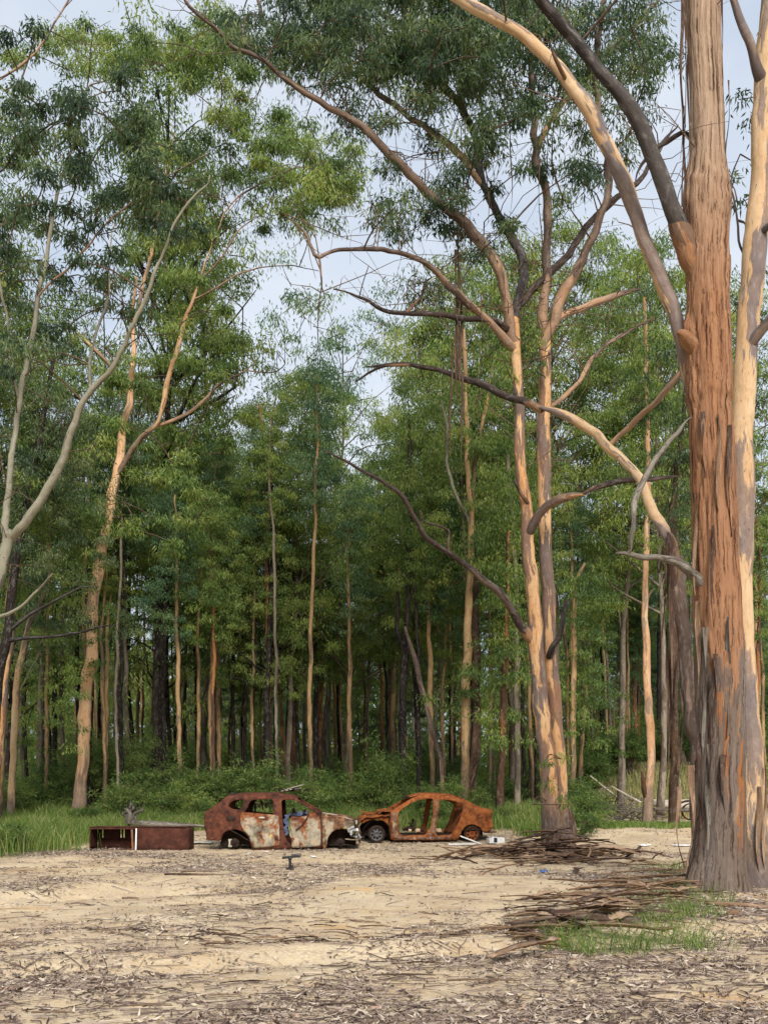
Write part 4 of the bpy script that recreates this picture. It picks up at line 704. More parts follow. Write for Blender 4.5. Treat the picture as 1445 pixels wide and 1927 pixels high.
# ------------------------------------------------------------------ undergrowth
def shrub_proto(seed, h, w, ns, per, L, W, rc, droop=.2):
    rs = np.random.default_rng(seed); at = Acc(); ac = Acc(); C = []
    for k in range(ns):
        a = rs.random() * 6.28; r = w * math.sqrt(rs.random()); hh = h * rs.uniform(.5, 1.) * (1 - .35 * r / w)
        e = np.array((math.cos(a) * r, math.sin(a) * r, hh)); m = e * np.array((.45, .45, .55)) + rs.normal(size=3) * .06
        tube(at, [(rs.normal() * .08, rs.normal() * .08, -.15, .022), (*m, .016), (*e, .006)], 4, .4, cap=False)
        for t in (.5, .75, 1.): C.append(m + (e - m) * (t - .4) / .6 + rs.normal(size=3) * .12)
    leaf_mesh(ac, np.array(C), rc, per, L, W, droop=droop, rs=rs); return at.mesh('stems'), ac.mesh('foliage', False, keep_co=False)
SH = [shrub_proto(31, 1.6, .9, 16, 60, .16, .03, .36), shrub_proto(32, 2.6, 1.1, 20, 70, .18, .032, .42), shrub_proto(33, 1.1, .9, 14, 60, .14, .03, .3), shrub_proto(34, 3.4, 1.0, 20, 70, .18, .032, .45), shrub_proto(35, 2.0, 1.4, 24, 60, .15, .025, .4), shrub_proto(36, 4.4, 2.3, 70, 110, .12, .024, .5)]
def shrub(i, X, Y, s, label, group, leaf='leaf_shrub', name='wattle_shrub'):
    r = thing(name, label, 'shrub', (X, Y, g1(X, Y)), random.random() * 6.28, group); r.scale = (s, s, s * random.uniform(.85, 1.2))
    link('stems', me_with(SH[i][0], 'twig'), None, r); link('foliage', me_with(SH[i][1], leaf), None, r); return r
n = 0
while n < 280:
    Y = 38.5 + 55 * random.random() ** 1.25; X = random.uniform(-.40 * Y, .40 * Y)
    if X > 6.2 and Y < 60: continue
    shrub(random.choice((0, 1, 2, 3, 4, 4)), X, Y, random.uniform(.7, 1.15) * (1 + .9 * float(sstep(50, 75, Y))), 'leafy green wattle shrub in the undergrowth below the forest trees', 'undergrowth shrubs', random.choice(('leaf_shrub', 'leaf_shrub', 'leaf_mid', 'leaf_light' if Y > 55 else 'leaf_shrub'))); n += 1
for px, Y, i, s in ((1085, 33, 2, .9), (1104, 36, 0, .9), (1072, 38, 3, .8), (1112, 41, 0, 1.)):
    shrub(i, (px - HX) * Y / F, Y, s, 'leafy green wattle shrub in the grass just right of the twin gum', 'shrubs beside the twin gum')
for px, Y, i, s in ((1150, 60, 1, 1.2), (1185, 58, 3, 1.), (1240, 63, 4, 1.3), (1290, 61, 1, 1.3), (1110, 57, 1, 1.2), (1400, 55, 3, 1.2), (1438, 50, 4, 1.2)):
    shrub(i, (px - HX) * Y / F, Y, s, 'leafy green wattle shrub growing on the grassy bank', 'shrubs on the grassy bank')
for px, Y, s in ((215, 44, 1.55), (262, 46, 1.7), (170, 47, 1.5), (300, 49, 1.5)):
    shrub(5, (px - HX) * Y / F, Y, s * .62, 'tall feathery bright green bush behind the rusted steel box', 'feathery bushes behind the steel box', name='feathery_bush')
for _ in range(18):
    Y = random.uniform(35.6, 38.8); X = random.uniform(-12.5, 5.5)
    shrub(random.choice((0, 2, 2)), X, Y, random.uniform(.45, .85), 'small leafy sapling standing in the grass strip behind the burnt cars', 'saplings in the grass strip')
for px, Y, s in ((5, 27.5, .75), (32, 29, .6), (-25, 29, .8)):
    shrub(2, (px - HX) * Y / F, Y, s, 'low leafy grass-green bush at the clearing edge below the forked grey gum', 'low bushes below the forked grey gum')

def grass_acc(ac, X, Y, h, w, lean=.35, clump=None, rs=rng):
    n = len(X); z = gz(X, Y); a = rs.random(n) * 6.283; hh = h * (.5 + .8 * rs.random(n)); ww = w * (.6 + .8 * rs.random(n))
    lx = np.cos(a) * hh * lean * rs.random(n) * 1.6; ly = np.sin(a) * hh * lean * rs.random(n) * 1.6; b = rs.random(n) * 6.283; sx = np.cos(b) * ww / 2; sy = np.sin(b) * ww / 2
    p0 = np.stack([X - sx, Y - sy, z - .02], -1); p1 = np.stack([X + sx, Y + sy, z - .02], -1)
    p2 = np.stack([X + sx * .8 + lx * .4, Y + sy * .8 + ly * .4, z + hh * .6], -1); p3 = np.stack([X - sx * .8 + lx * .4, Y - sy * .8 + ly * .4, z + hh * .6], -1)
    p4 = np.stack([X + lx * 1.3, Y + ly * 1.3, z + hh * .95], -1)
    V = np.stack([p0, p1, p2, p3, p4], 1).reshape(-1, 3); i = np.arange(n) * 5
    t = np.clip(rs.normal(.45, .28, n) + .5 * (rs.random(n) < .12) + .25 * fbm(np.stack([X * .5, Y * .5, X * 0], -1), 2), 0, 1)
    ac.add(V, np.stack([i, i + 1, i + 2, i + 3], -1), np.stack([i + 3, i + 2, i + 4], -1), tint=np.repeat(t, 5))
N = 150000; X = rng.uniform(-18, 7.8, N); Y = 33 + 17 * rng.random(N) ** 1.3
edge = 34.2 + .9 * np.sin(X * .8) + .6 * np.sin(X * 2.1 + 1) + .4 * np.sin(X * 5.1)
dn = fbm(np.stack([X * .55, Y * .55, X * 0 + 4], -1), 3)
k = (Y > edge + rng.normal(size=N) * .35) & (rng.random(N) < .35 + .9 * (dn + .35)) & (X < 7.6 - .4 * np.maximum(38 - Y, 0))
ac = Acc(); X, Y = X[k], Y[k]; grass_acc(ac, X, Y, .42 + .30 * sstep(35, 40, Y) * (1 + fbm(np.stack([X * .8, Y * .8, X * 0], -1), 2)), .024)
tag(link('verge_grass', ac.mesh('verge_grass', False, keep_co=False), M['grass']), 'long green grass along the forest edge behind the burnt cars', 'grass', kind='stuff')
ac = Acc(); N = 26000; X = rng.uniform(-13.5, -7.5, N); Y = rng.uniform(23, 34, N); k = (rng.random(N) < .25 + .9 * np.clip(fbm(np.stack([X * .9, Y * .9, X * 0 + 6], -1), 2) + .3, 0, 1)) & (X < -9.5 - .10 * (31 - Y) + .35 * np.sin(Y * 2) + rng.normal(size=N) * .5 + .1 * (Y - 29)); X, Y = X[k], Y[k]; grass_acc(ac, X, Y, .62, .016)
tag(link('edge_grass', ac.mesh('edge_grass', False, keep_co=False), M['grass']), 'tangled green grass at the left clearing edge near the rusted box', 'grass', kind='stuff')
ac = Acc(); N = 38000; X = rng.uniform(7.5, 30, N); Y = rng.uniform(46, 72, N); k = rng.random(N) < .35 + .6 * sstep(50, 55, Y); X, Y = X[k], Y[k]; grass_acc(ac, X, Y, .42, .042)
ac.tint = [np.clip(t + .25, 0, 1) for t in ac.tint]
tag(link('bank_grass', ac.mesh('bank_grass', False, keep_co=False), M['grass_dry']), 'dry yellowish grass covering the earth bank beyond the right-hand trunks', 'grass', kind='stuff')
ac = Acc(); N = 4500; X = rng.uniform(7.6, 13.5, N); Y = rng.uniform(35.5, 38.3, N) + .3 * np.sin(X * 3); grass_acc(ac, X, Y, .2, .018)
tag(link('low_grass', ac.mesh('low_grass', False, keep_co=False), M['grass']), 'short bright grass round the feet of the smooth slim gum', 'grass', kind='stuff')
def tuft(px, py, n, h, sp, label, group=None):
    Yc = 1.6 * F / (py - HY); Xc = (px - HX) * Yc / F; n = int(n * .27); a = Acc(); X = Xc + rng.normal(size=n) * sp; Y = Yc + rng.normal(size=n) * sp; grass_acc(a, X, Y, h, .008, 1.3)
    V = a.V[0]; b = np.array((Xc, Yc, g1(Xc, Yc))); a.V[0] = V - b
    o = link('grass_tuft', a.mesh('grass_tuft', False, keep_co=False), M['grass'], loc=b); tag(o, label, 'grass tuft', group)
for px, py, n, sp in ((1065, 1775, 500, .2), (1105, 1790, 320, .16), (1195, 1790, 480, .2), (1245, 1745, 700, .26), (1300, 1735, 700, .25), (1320, 1790, 300, .15), (1225, 1700, 320, .2), (1160, 1765, 200, .15), (1270, 1770, 400, .22), (1335, 1715, 300, .2)):
    tuft(px, py, n, random.uniform(.2, .32), sp * .9, 'tuft of fine green grass among the bark debris below the huge stringy trunk', 'grass tufts in the bark debris')
tuft(1255, 1640, 700, .28, .28, 'dry brownish grass clump left of the foot of the huge stringy trunk')
# ------------------------------------------------------------------ burnt cars
def inpoly(p, poly):
    x, y = p[:, 0], p[:, 1]; r = np.zeros(len(p), bool); n = len(poly)
    for i in range(n):
        x1, y1 = poly[i]; x2, y2 = poly[(i + 1) % n]
        c = ((y1 > y) != (y2 > y)) & (x < (x2 - x1) * (y - y1) / (y2 - y1 + 1e-12) + x1); r ^= c
    return r
def smooth_poly(poly, k=3):
    """round the corners of an outline a little"""
    p = np.array(poly, float)
    for _ in range(1):
        q = np.roll(p, -1, 0); d = np.linalg.norm(q - p, axis=1); f = np.minimum(.25, .05 / np.maximum(d, 1e-6))[:, None]
        p = np.stack([p + (q - p) * f, q - (q - p) * f], 1).reshape(-1, 2)
    return p
def plate_tris(outline, holes=(), grid=.07):
    polys = [smooth_poly(outline)] + [smooth_poly(h) for h in holes]; pts = []; edges = []
    for p in polys:
        dense = []
        for a, b in zip(p, np.roll(p, -1, 0)):
            m = max(1, int(np.linalg.norm(b - a) / (grid * 1.2))); dense += [a + (b - a) * t / m for t in range(m)]
        s = len(pts); pts += dense; edges += [(s + i, s + (i + 1) % len(dense)) for i in range(len(dense))]
    P0 = polys[0]; x0, z0 = P0.min(0); x1, z1 = P0.max(0)
    gx, gzz = np.meshgrid(np.arange(x0, x1, grid), np.arange(z0, z1, grid)); g = np.stack([gx.ravel(), gzz.ravel()], -1) + .013
    ok = inpoly(g, P0)
    for h in polys[1:]: ok &= ~inpoly(g, h)
    B = np.array(pts); g = g[ok]
    if len(g): g = g[np.array([np.min(np.sum((B - q) ** 2, 1)) for q in g]) > (grid * .45) ** 2]
    allp = [Vector((float(a), float(b))) for a, b in list(pts) + [tuple(q) for q in g]]
    v, e, f, *_ = delaunay_2d_cdt(allp, edges, [], 0, 1e-6)
    v = np.array([tuple(q) for q in v]); f = np.array([t for t in f if len(t) == 3]); c = v[f].mean(1)
    ok = inpoly(c, P0)
    for h in polys[1:]: ok &= ~inpoly(c, h)
    return v, f[ok]
def solid(acc, V, T, nrm, th):
    """two skins and a rim; nrm = inward offset direction(s)"""
    n = len(V); V2 = V + nrm * th; acc_T = [T, T[:, ::-1] + n]
    e = np.concatenate([T[:, [0, 1]], T[:, [1, 2]], T[:, [2, 0]]]); key = {}
    for a, b in e: key[(a, b)] = 1
    rim = [(a, b) for a, b in e if (b, a) not in key]
    Q = np.array([(b, a, a + n, b + n) for a, b in rim]) if rim else None
    acc.add(np.vstack([V, V2]), Q, np.vstack(acc_T))
class Car:
    def __init__(s, root, W, sc, ox, oz, z, roofz, beltz, L, taper=.14, seed=0):
        s.root = root; s.W = W; s.k = sc; s.ox = ox; s.oz = oz; s.roofz = roofz; s.beltz = beltz; s.L = L; s.taper = taper; s.seed = seed
    def c(s, pts): return [(p[0] / s.k + s.ox, s.oz - p[1] / s.k) for p in pts]
    def w(s, x, z):
        x = np.asarray(x, float); z = np.asarray(z, float)
        return s.W - .24 * np.clip((z - s.beltz) / (s.roofz - s.beltz), 0, 1.1) ** 1.2 - s.taper * np.abs(x / s.L) ** 4 - .05 * np.clip((.45 - z) / .45, 0, 1) ** 2
    def dent(s, v, a):
        return a * fbm(v * 2.6 + s.seed, 3) + a * .5 * vnoise(v * 7 + s.seed * 3) + a * .9 * (np.abs(vnoise(v * 4.3 + s.seed * 5)) - .3)
    def plate(s, name, mat, outline, holes=(), side=-1, off=0., th=.03, dent=.018, parent=None, hinge=None, ang=0., grid=.075):
        v, t = plate_tris(s.c(outline), [s.c(h) for h in holes], grid); x, z = v[:, 0], v[:, 1]
        y = side * (s.w(x, z) + off + s.dent(np.stack([x, x * 0 + side, z], -1), dent)); V = np.stack([x, y, z], -1)
        nr = np.zeros_like(V); nr[:, 1] = -side
        if hinge is not None:
            hx = s.c([hinge])[0][0]; hy = side * s.w(hx, .7); ca, sa = math.cos(ang), math.sin(ang); dx, dy = V[:, 0] - hx, V[:, 1] - hy
            V[:, 0] = hx + dx * ca - dy * sa; V[:, 1] = hy + dx * sa + dy * ca
        a = Acc(); T = t if side < 0 else t[:, ::-1]
        a_, b_, c_ = V[T[0, 0]], V[T[0, 1]], V[T[0, 2]]
        if np.cross(b_ - a_, c_ - a_)[1] * side < 0: T = T[:, ::-1]
        solid(a, V, T, nr, th); return link(name, a.mesh(name, True), M[mat], parent or s.root)
    def loft(s, name, mat, line, y0=-1., y1=1., crown=.03, ny=14, th=.025, dent=.015, parent=None, inset=.012, sub=.08):
        p = s.c(line); q = []
        for a, b in zip(p[:-1], p[1:]):
            m = max(1, int(math.hypot(b[0] - a[0], b[1] - a[1]) / sub)); q += [(a[0] + (b[0] - a[0]) * i / m, a[1] + (b[1] - a[1]) * i / m) for i in range(m)]
        q.append(p[-1]); q = np.array(q); u = np.linspace(y0, y1, ny); w = s.w(q[:, 0], q[:, 1]) - inset
        V = np.stack([np.repeat(q[:, 0], ny), (w[:, None] * u[None]).ravel(), (q[:, 1][:, None] + crown * (1 - u[None] ** 2)).ravel()], -1)
        V = V + s.dent(V, dent)[:, None] * np.array((.5, 0, 1))
        i = np.arange(len(q) - 1)[:, None] * ny; j = np.arange(ny - 1)[None]
        T = np.concatenate([np.stack([i + j, i + ny + j, i + ny + j + 1], -1).reshape(-1, 3), np.stack([i + j, i + ny + j + 1, i + j + 1], -1).reshape(-1, 3)])
        d = np.gradient(q, axis=0); nn = np.stack([d[:, 1], 0 * d[:, 0], -d[:, 0]], -1); nn /= np.linalg.norm(nn, axis=1)[:, None] + 1e-9
        a = Acc(); solid(a, V, T, np.repeat(nn, ny, 0), th); return link(name, a.mesh(name, True), M[mat], parent or s.root)
def bar(acc, pts, r, seg=8, step=.12): return tube(acc, [(*p, r) for p in pts], seg, step)
def lathe(acc, prof, axis_y=True, seg=28, c=(0, 0, 0), holes=None):
    a = np.linspace(0, 2 * np.pi, seg, endpoint=False); pr = np.array(prof); n = len(pr)
    V = np.stack([np.outer(pr[:, 0], np.cos(a)), np.repeat(pr[:, 1][:, None], seg, 1), np.outer(pr[:, 0], np.sin(a))], -1) + np.array(c)
    i = np.arange(n - 1)[:, None] * seg; j = np.arange(seg)[None]; Q = np.stack([i + j, i + (j + 1) % seg, i + seg + (j + 1) % seg, i + seg + j], -1)
    if holes: Q = Q[np.array([[not holes(r_, k) for k in range(seg)] for r_ in range(n - 1)])]
    acc.add(V.reshape(-1, 3), Q.reshape(-1, 4))
def boxm(acc, c, s, rot=0., tilt=0.):
    h = np.array(s) / 2; V = np.array([(x, y, z) for x in (-1, 1) for y in (-1, 1) for z in (-1, 1)]) * h
    ct, st = math.cos(tilt), math.sin(tilt); V = np.stack([V[:, 0] * ct + V[:, 2] * st, V[:, 1], -V[:, 0] * st + V[:, 2] * ct], -1)
    cr, sr = math.cos(rot), math.sin(rot); V = np.stack([V[:, 0] * cr - V[:, 1] * sr, V[:, 0] * sr + V[:, 1] * cr, V[:, 2]], -1) + np.array(c)
    acc.add(V, [(0, 1, 3, 2), (4, 6, 7, 5), (0, 4, 5, 1), (2, 3, 7, 6), (0, 2, 6, 4), (1, 5, 7, 3)])
def arch_house(car, name, cx, cy, r, side, depth=.42, mat='soot'):
    """wheel housing behind a wheel arch"""
    x0, z0 = car.c([(cx, cy)])[0]; R = r / car.k; n = 14; t = np.linspace(-.15, math.pi + .15, n); a = Acc(); yo = side * (float(car.w(x0, .5)) - .03); yi = yo - side * depth
    ring = np.stack([x0 + R * np.cos(t), 0 * t, z0 + R * np.sin(t)], -1); V = np.vstack([ring + (0, yo, 0), ring + (0, yi, 0), [[x0, yi, z0]]]); k = np.arange(n - 1)
    a.add(V, np.stack([k, k + 1, n + k + 1, n + k], -1), np.stack([n + k, n + k + 1, np.full(n - 1, 2 * n)], -1)); return link(name, a.mesh(name, True), M[mat], car.root)

# --- brown hatch-backed wagon, nose to the right
SX, SY = -3.02, 30.1
suv = thing('burnt_wagon', 'burnt-out brown wagon wreck with ash-white doors, resting on bare hubs', 'car', (SX, SY, g1(SX, SY) - .01), math.radians(1.5))
c1 = Car(suv, .90, 298.2, -2.338, 2.138, 0, 1.62, 1.08, 2.3, .16, 3)
frame = [(225, 178), (340, 163), (650, 158), (800, 175), (850, 202), (960, 265), (1060, 322), (1046, 340), (1052, 400), (1060, 622), (455, 637), (446, 600), (425, 530), (380, 480), (310, 460), (240, 470), (196, 507), (186, 562), (65, 555), (62, 490), (42, 450), (46, 320), (62, 303), (150, 243)]
qw = [(242, 254), (268, 226), (300, 209), (388, 204), (372, 250), (356, 292), (282, 286)]
ro = [(396, 308), (415, 262), (440, 210), (540, 202), (630, 199), (640, 330), (652, 600), (470, 604), (448, 545), (405, 475), (368, 425), (366, 345)]
fo = [(704, 206), (770, 205), (826, 210), (905, 258), (1005, 325), (1034, 362), (1038, 596), (790, 602), (745, 545), (718, 400)]
for sd_ in (-1, 1):
    c1.plate('side_frame', 'rust_suv', frame, [qw, ro, fo], sd_, th=.035, dent=.022)
rd = [(360, 312), (430, 316), (500, 322), (640, 334), (686, 342), (690, 480), (690, 602), (458, 624), (448, 565), (424, 505), (374, 458), (356, 400)]
fd = [(788, 348), (835, 352), (880, 350), (925, 346), (950, 318), (985, 332), (1042, 374), (1046, 480), (1044, 606), (794, 622), (790, 480), (780, 400)]
for sd_ in (-1, 1):
    d = c1.plate('door', 'rust_door', rd, (), sd_, off=.022, th=.05, dent=.055)
    if sd_ < 0:
        d['label'] = 'buckled ash-white rear door'; a = Acc(); x, z = c1.c([(540, 360)])[0]; boxm(a, (x, -.945, z), (.17, .05, .045)); link('door_handle', a.mesh('h', True), M['ash'], d)
    d = c1.plate('door', 'rust_door', fd, (), sd_, off=.022, th=.05, dent=.03, hinge=(1046, 480), ang=math.radians(7) if sd_ < 0 else 0)
    if sd_ < 0: d['label'] = 'ash-white front door hanging ajar'
c1.plate('fuel_flap', 'soot', [(235, 340), (312, 338), (314, 388), (238, 390)], (), -1, off=.008, th=.02, dent=.01)
fen = [(1046, 338), (1120, 346), (1200, 360), (1330, 390), (1338, 408), (1290, 452), (1270, 463), (1220, 454), (1145, 478), (1106, 532), (1094, 628), (1064, 630), (1056, 400)]
for sd_ in (-1, 1): c1.plate('front_wing', 'rust_fender', fen, (), sd_, off=.012, th=.03, dent=.045)
c1.loft('roof', 'rust_suv', [(225, 176), (340, 160), (480, 156), (650, 154), (800, 171), (848, 198)], crown=.05, dent=.025)
c1.loft('bonnet', 'rust_fender', [(1046, 336), (1120, 338), (1200, 350), (1290, 370), (1332, 384), (1345, 404)], crown=.05, dent=.035)
c1.loft('tailgate', 'rust_suv', [(64, 303), (48, 322), (42, 400), (43, 450), (62, 490), (66, 553)], crown=0, dent=.03)
c1.loft('rear_spoiler', 'soot', [(205, 190), (240, 166), (300, 160)], -.9, .9, crown=.05, dent=.02)
c1.loft('floor', 'soot', [(120, 520), (250, 450), (400, 540), (480, 575), (1040, 580), (1100, 480)], crown=0)
c1.loft('firewall', 'soot', [(1050, 345), (1062, 450), (1050, 590)], crown=0)
c1.loft('front_panel', 'soot', [(1345, 404), (1350, 470), (1340, 560)], -.95, .95, crown=0, dent=.05)
c1.loft('bumper_beam', 'rust_fender', [(1255, 545), (1330, 548), (1382, 552), (1385, 585)], -1, 1, crown=0, dent=.04)
c1.loft('dashboard', 'soot', [(960, 330), (950, 380), (1010, 400)], -.85, .85, crown=0, dent=.04)
for sd_ in (-1, 1):
    arch_house(c1, 'wheel_housing', 312, 590, 132, sd_); arch_house(c1, 'wheel_housing', 1220, 590, 130, sd_, .5)
    for zx, r in ((300, .135), (1215, .12)):
        a = Acc(); x, z = c1.c([(zx, 578)])[0]; R_ = r; lathe(a, [(.0, -.09), (.05, -.09), (.055, -.05), (R_ * .75, -.05), (R_, -.03), (R_, .05), (.04, .06), (.04, .25)], seg=22)
        o = link('hub', a.mesh('hub', True), M['soot'], suv, (x, sd_ * .66, max(z, .14)), (0, 0, 0 if sd_ < 0 else math.pi))
for zx in (250, 268):
    a = Acc(); x, z = c1.c([(zx, 585)])[0]; bar(a, [(x, -.66, z - .1), (x + .02, -.68, z + .03), (x, -.66, z + .12)], .03); link('suspension_arm', a.mesh('arm', True), M['ash'], suv)
a = Acc(); x, z = c1.c([(1310, 460)])[0]; r_ = np.random.default_rng(5)
for _ in range(16): boxm(a, (x + r_.normal() * .09, -.72 + r_.normal() * .07, z + r_.normal() * .1 - .05), (.1, .05, .05) * r_.uniform(.5, 1.4, 3), r_.random() * 3, r_.random() * 3)
link('headlight', a.mesh('hl', False), M['silver'], suv)['label'] = 'smashed silvery headlight remains'
a = Acc(); x, z = c1.c([(1370, 540)])[0]
for _ in range(6): boxm(a, (x + r_.normal() * .05, -.62 + r_.normal() * .1, z + r_.normal() * .09), (.05, .03, .16) * r_.uniform(.6, 1.3, 3), r_.random() * 3, r_.normal() * .5)
link('melted_trim', a.mesh('mt', False), M['silver'], suv)
def seat(car, zx, zy, y, w=.5, lean=.25, mat='soot'):
    x, z = car.c([(zx, zy)])[0]; a = Acc(); h = z - .3
    bar(a, [(x + lean, y - w / 2, .32), (x, y - w / 2, .32 + h * .6), (x - .03, y - w / 2 + .06, z), (x - .03, y + w / 2 - .06, z), (x, y + w / 2, .32 + h * .6), (x + lean, y + w / 2, .32)], .025, 8, .06)
    for k in range(5): zz = .4 + (h - .15) * k / 4; xx = x + lean * (1 - (zz - .32) / h); bar(a, [(xx, y - w / 2 + .03, zz), (xx - .03, y, zz), (xx, y + w / 2 - .03, zz)], .008, 5, .2)
    boxm(a, (x + lean + .2, y, .33), (.48, w, .06)); return link('seat_frame', a.mesh('seat', True), M[mat], car.root)
seat(c1, 800, 300, -.4); seat(c1, 800, 300, .4); seat(c1, 440, 260, .35, .9, .2); 
a = Acc(); x, z = c1.c([(890, 330)])[0]; t = np.linspace(0, 2 * np.pi, 20); bar(a, [(x + .08 * math.sin(k), -.42 + .18 * math.cos(k), z + .15 * math.sin(k)) for k in t], .016, 6, .05); bar(a, [(x, -.42, z), (x + .25, -.42, z - .1)], .03); link('steering_wheel', a.mesh('sw', True), M['soot'], suv)
a = Acc(); x, z = c1.c([(745, 420)])[0]; v = np.array([(x + .05 * math.sin(k * 2 + j), -.72 + .05 * math.cos(k * 1.7 + j * 2), z + .28 - .075 * k) for k in range(9) for j in range(2)]); v[:, 0] += np.tile([-.06, .06], 9); k = np.arange(8) * 2; a.add(v, np.stack([k, k + 1, k + 3, k + 2], -1)); link('seat_belt_cloth', a.mesh('cl', True), M['cloth_blue'], suv)
a = Acc(); x, z = c1.c([(850, 335)])[0]; r_ = np.random.default_rng(8)
for _ in range(7): boxm(a, (x + r_.normal() * .12, .1 + r_.normal() * .15, z + r_.normal() * .03), (.2, .18, .08) * r_.uniform(.6, 1.2, 3), r_.random() * 3, r_.normal() * .4)
link('airbag_remains', a.mesh('ab', False), M['cloth_blue'], suv)
a = Acc(); p = [c1.c([q])[0] for q in ((948, 300), (930, 360), (880, 430), (835, 465))]; bar(a, [(q[0], -.99 - .03 * i, q[1]) for i, q in enumerate(p)], .022); link('window_channel', a.mesh('wc', True), M['rust_suv'], suv)
a = Acc(); p = [c1.c([q])[0] for q in ((487, 205), (500, 250), (508, 300))]; bar(a, [(q[0], .6, q[1]) for q in p], .018); link('seat_belt_post', a.mesh('wc', True), M['soot'], suv)
a = Acc(); bar(a, [c1.c([(1060, 322)])[0][:1] + (-.78,) + (c1.c([(1060, 322)])[0][1] + .01,), c1.c([(1190, 352)])[0][:1] + (-.6,) + (c1.c([(1190, 340)])[0][1],)], .012); link('wiper_arm', a.mesh('wp', True), M['ash'], suv)

# --- orange saloon, nose to the left
DX, DY = 1.22, 32.3
sed = thing('burnt_sedan', 'burnt-out orange-rusted sedan shell without doors, nose against the brown wagon', 'car', (DX, DY, g1(DX, DY) - .02), math.radians(7))
c2 = Car(sed, .85, 268.5, -2.60, 2.44, 0, 1.46, .95, 2.15, .16, 9)
frame = [(396, 402), (470, 354), (585, 289), (660, 266), (780, 258), (930, 272), (1040, 307), (1150, 362), (1200, 380), (1266, 392), (1275, 415), (1262, 434), (1270, 500), (1280, 530), (1246, 575), (1186, 580), (1152, 534), (1100, 511), (1050, 518), (1004, 557), (986, 606), (966, 646), (400, 641)]
h1 = [(470, 582), (459, 425), (473, 398), (522, 362), (580, 330), (660, 302), (764, 293), (752, 420), (736, 525), (690, 600), (500, 604), (484, 598)]
h2 = [(814, 304), (900, 309), (965, 322), (1020, 348), (1002, 400), (985, 460), (962, 525), (905, 600), (788, 605), (772, 572), (794, 450)]
for sd_ in (-1, 1): c2.plate('side_frame', 'rust_sedan', frame, [h1, h2], sd_, th=.04, dent=.02)
c2.plate('sill_cover', 'rust_sedan2', [(420, 612), (690, 614), (900, 610), (930, 632), (880, 642), (430, 636)], (), -1, off=.008, th=.02, dent=.012)
c2.plate('door_pillar', 'rust_sedan2', [(776, 296), (802, 298), (788, 440), (770, 540), (768, 606), (694, 608), (738, 540), (758, 440)], (), -1, off=.01, th=.02, dent=.01)
c2.plate('hinge_pillar', 'rust_sedan2', [(404, 405), (452, 400), (450, 470), (462, 590), (470, 632), (408, 636), (412, 520)], (), -1, off=.008, th=.02, dent=.012)
c2.loft('roof', 'rust_sedan', [(560, 284), (650, 262), (780, 255), (930, 268), (1036, 302)], crown=.05, dent=.02)
c2.loft('windscreen_header', 'soot', [(540, 292), (566, 280)], crown=.04)
c2.loft('boot_lid', 'rust_sedan', [(1146, 362), (1200, 377), (1266, 390), (1276, 415)], crown=.02, dent=.02)
c2.loft('rear_panel', 'rust_sedan', [(1276, 415), (1263, 434), (1271, 500), (1280, 530), (1246, 575)], crown=0, dent=.03)
c2.loft('bumper_beam', 'rust_sedan2', [(1240, 575), (1312, 574), (1310, 590), (1240, 590)], -.95, .9, crown=0, dent=.02)
c2.loft('parcel_shelf', 'soot', [(1030, 400), (1150, 370)], crown=0, dent=.02)
c2.loft('rear_bulkhead', 'rust_sedan', [(1030, 400), (985, 500), (930, 595)], crown=0, dent=.03)
c2.loft('floor', 'soot', [(1180, 560), (1000, 560), (920, 605), (400, 600)], crown=0)
c2.loft('firewall', 'soot', [(400, 410), (385, 500), (400, 610)], crown=0)
c2.loft('cowl', 'rust_sedan', [(400, 404), (330, 402), (300, 425)], crown=.02, dent=.06)
c2.loft('bonnet_remains', 'rust_sedan', [(392, 432), (300, 438), (220, 448), (160, 462), (146, 490)], crown=.04, dent=.07)
c2.loft('front_panel', 'rust_sedan2', [(150, 470), (140, 520), (160, 590)], -.9, .9, crown=0, dent=.05)
c2.loft('dashboard_beam', 'soot', [(440, 430), (470, 450)], -.9, .9, crown=0, dent=.02)
inner = [(396, 432), (300, 440), (220, 452), (162, 468), (150, 496), (172, 506), (200, 486), (240, 474), (290, 470), (345, 482), (378, 515), (390, 560), (398, 640), (410, 640), (404, 500)]
for sd_ in (-1, 1): c2.plate('inner_wing', 'rust_sedan', inner, (), sd_, off=-.10, th=.05, dent=.03)
for sd_ in (-1, 1):
    arch_house(c2, 'wheel_housing', 1090, 600, 92, sd_, .4); arch_house(c2, 'wheel_housing', 282, 596, 118, sd_, .45)
    for zx, zy, mt in ((282, 592, 'rim'), (1092, 594, 'rust_sedan')):
        x, z = c2.c([(zx, zy)])[0]; w_ = thing('wheel', None, None, (x, sd_ * .68, z)); w_.parent = sed
        if sd_ > 0: w_.rotation_euler = (0, 0, math.pi)
        a = Acc(); lathe(a, [(.20, -.09), (.215, -.11), (.262, -.09), (.278, -.02), (.262, .08), (.20, .10)], seg=32); link('tyre_remains', a.mesh('ty', True), M['soot'], w_)
        a = Acc(); lathe(a, [(.212, -.10), (.205, -.095), (.185, -.05), (.165, -.045), (.115, -.035), (.09, -.07), (.055, -.075), (.045, -.055), (.0, -.055)], seg=32, holes=lambda r, k: r == 3 and k % 4 in (0, 1)); lathe(a, [(.20, -.09), (.195, .09)], seg=32); link('rim', a.mesh('rim', True), M[mt], w_)
seat(c2, 640, 480, .3, .5, -.2); 
a = Acc(); p = c2.c([(520, 560), (560, 545), (610, 550), (650, 560), (690, 565)]); bar(a, [(q[0], -.25 - .05 * i, q[1]) for i, q in enumerate(p)], .05, 8, .06); p = c2.c([(560, 500), (590, 505), (605, 530), (600, 560)]); bar(a, [(q[0], -.3, q[1]) for q in p], .02); link('burnt_seat_base', a.mesh('sb', True), M['soot'], sed)
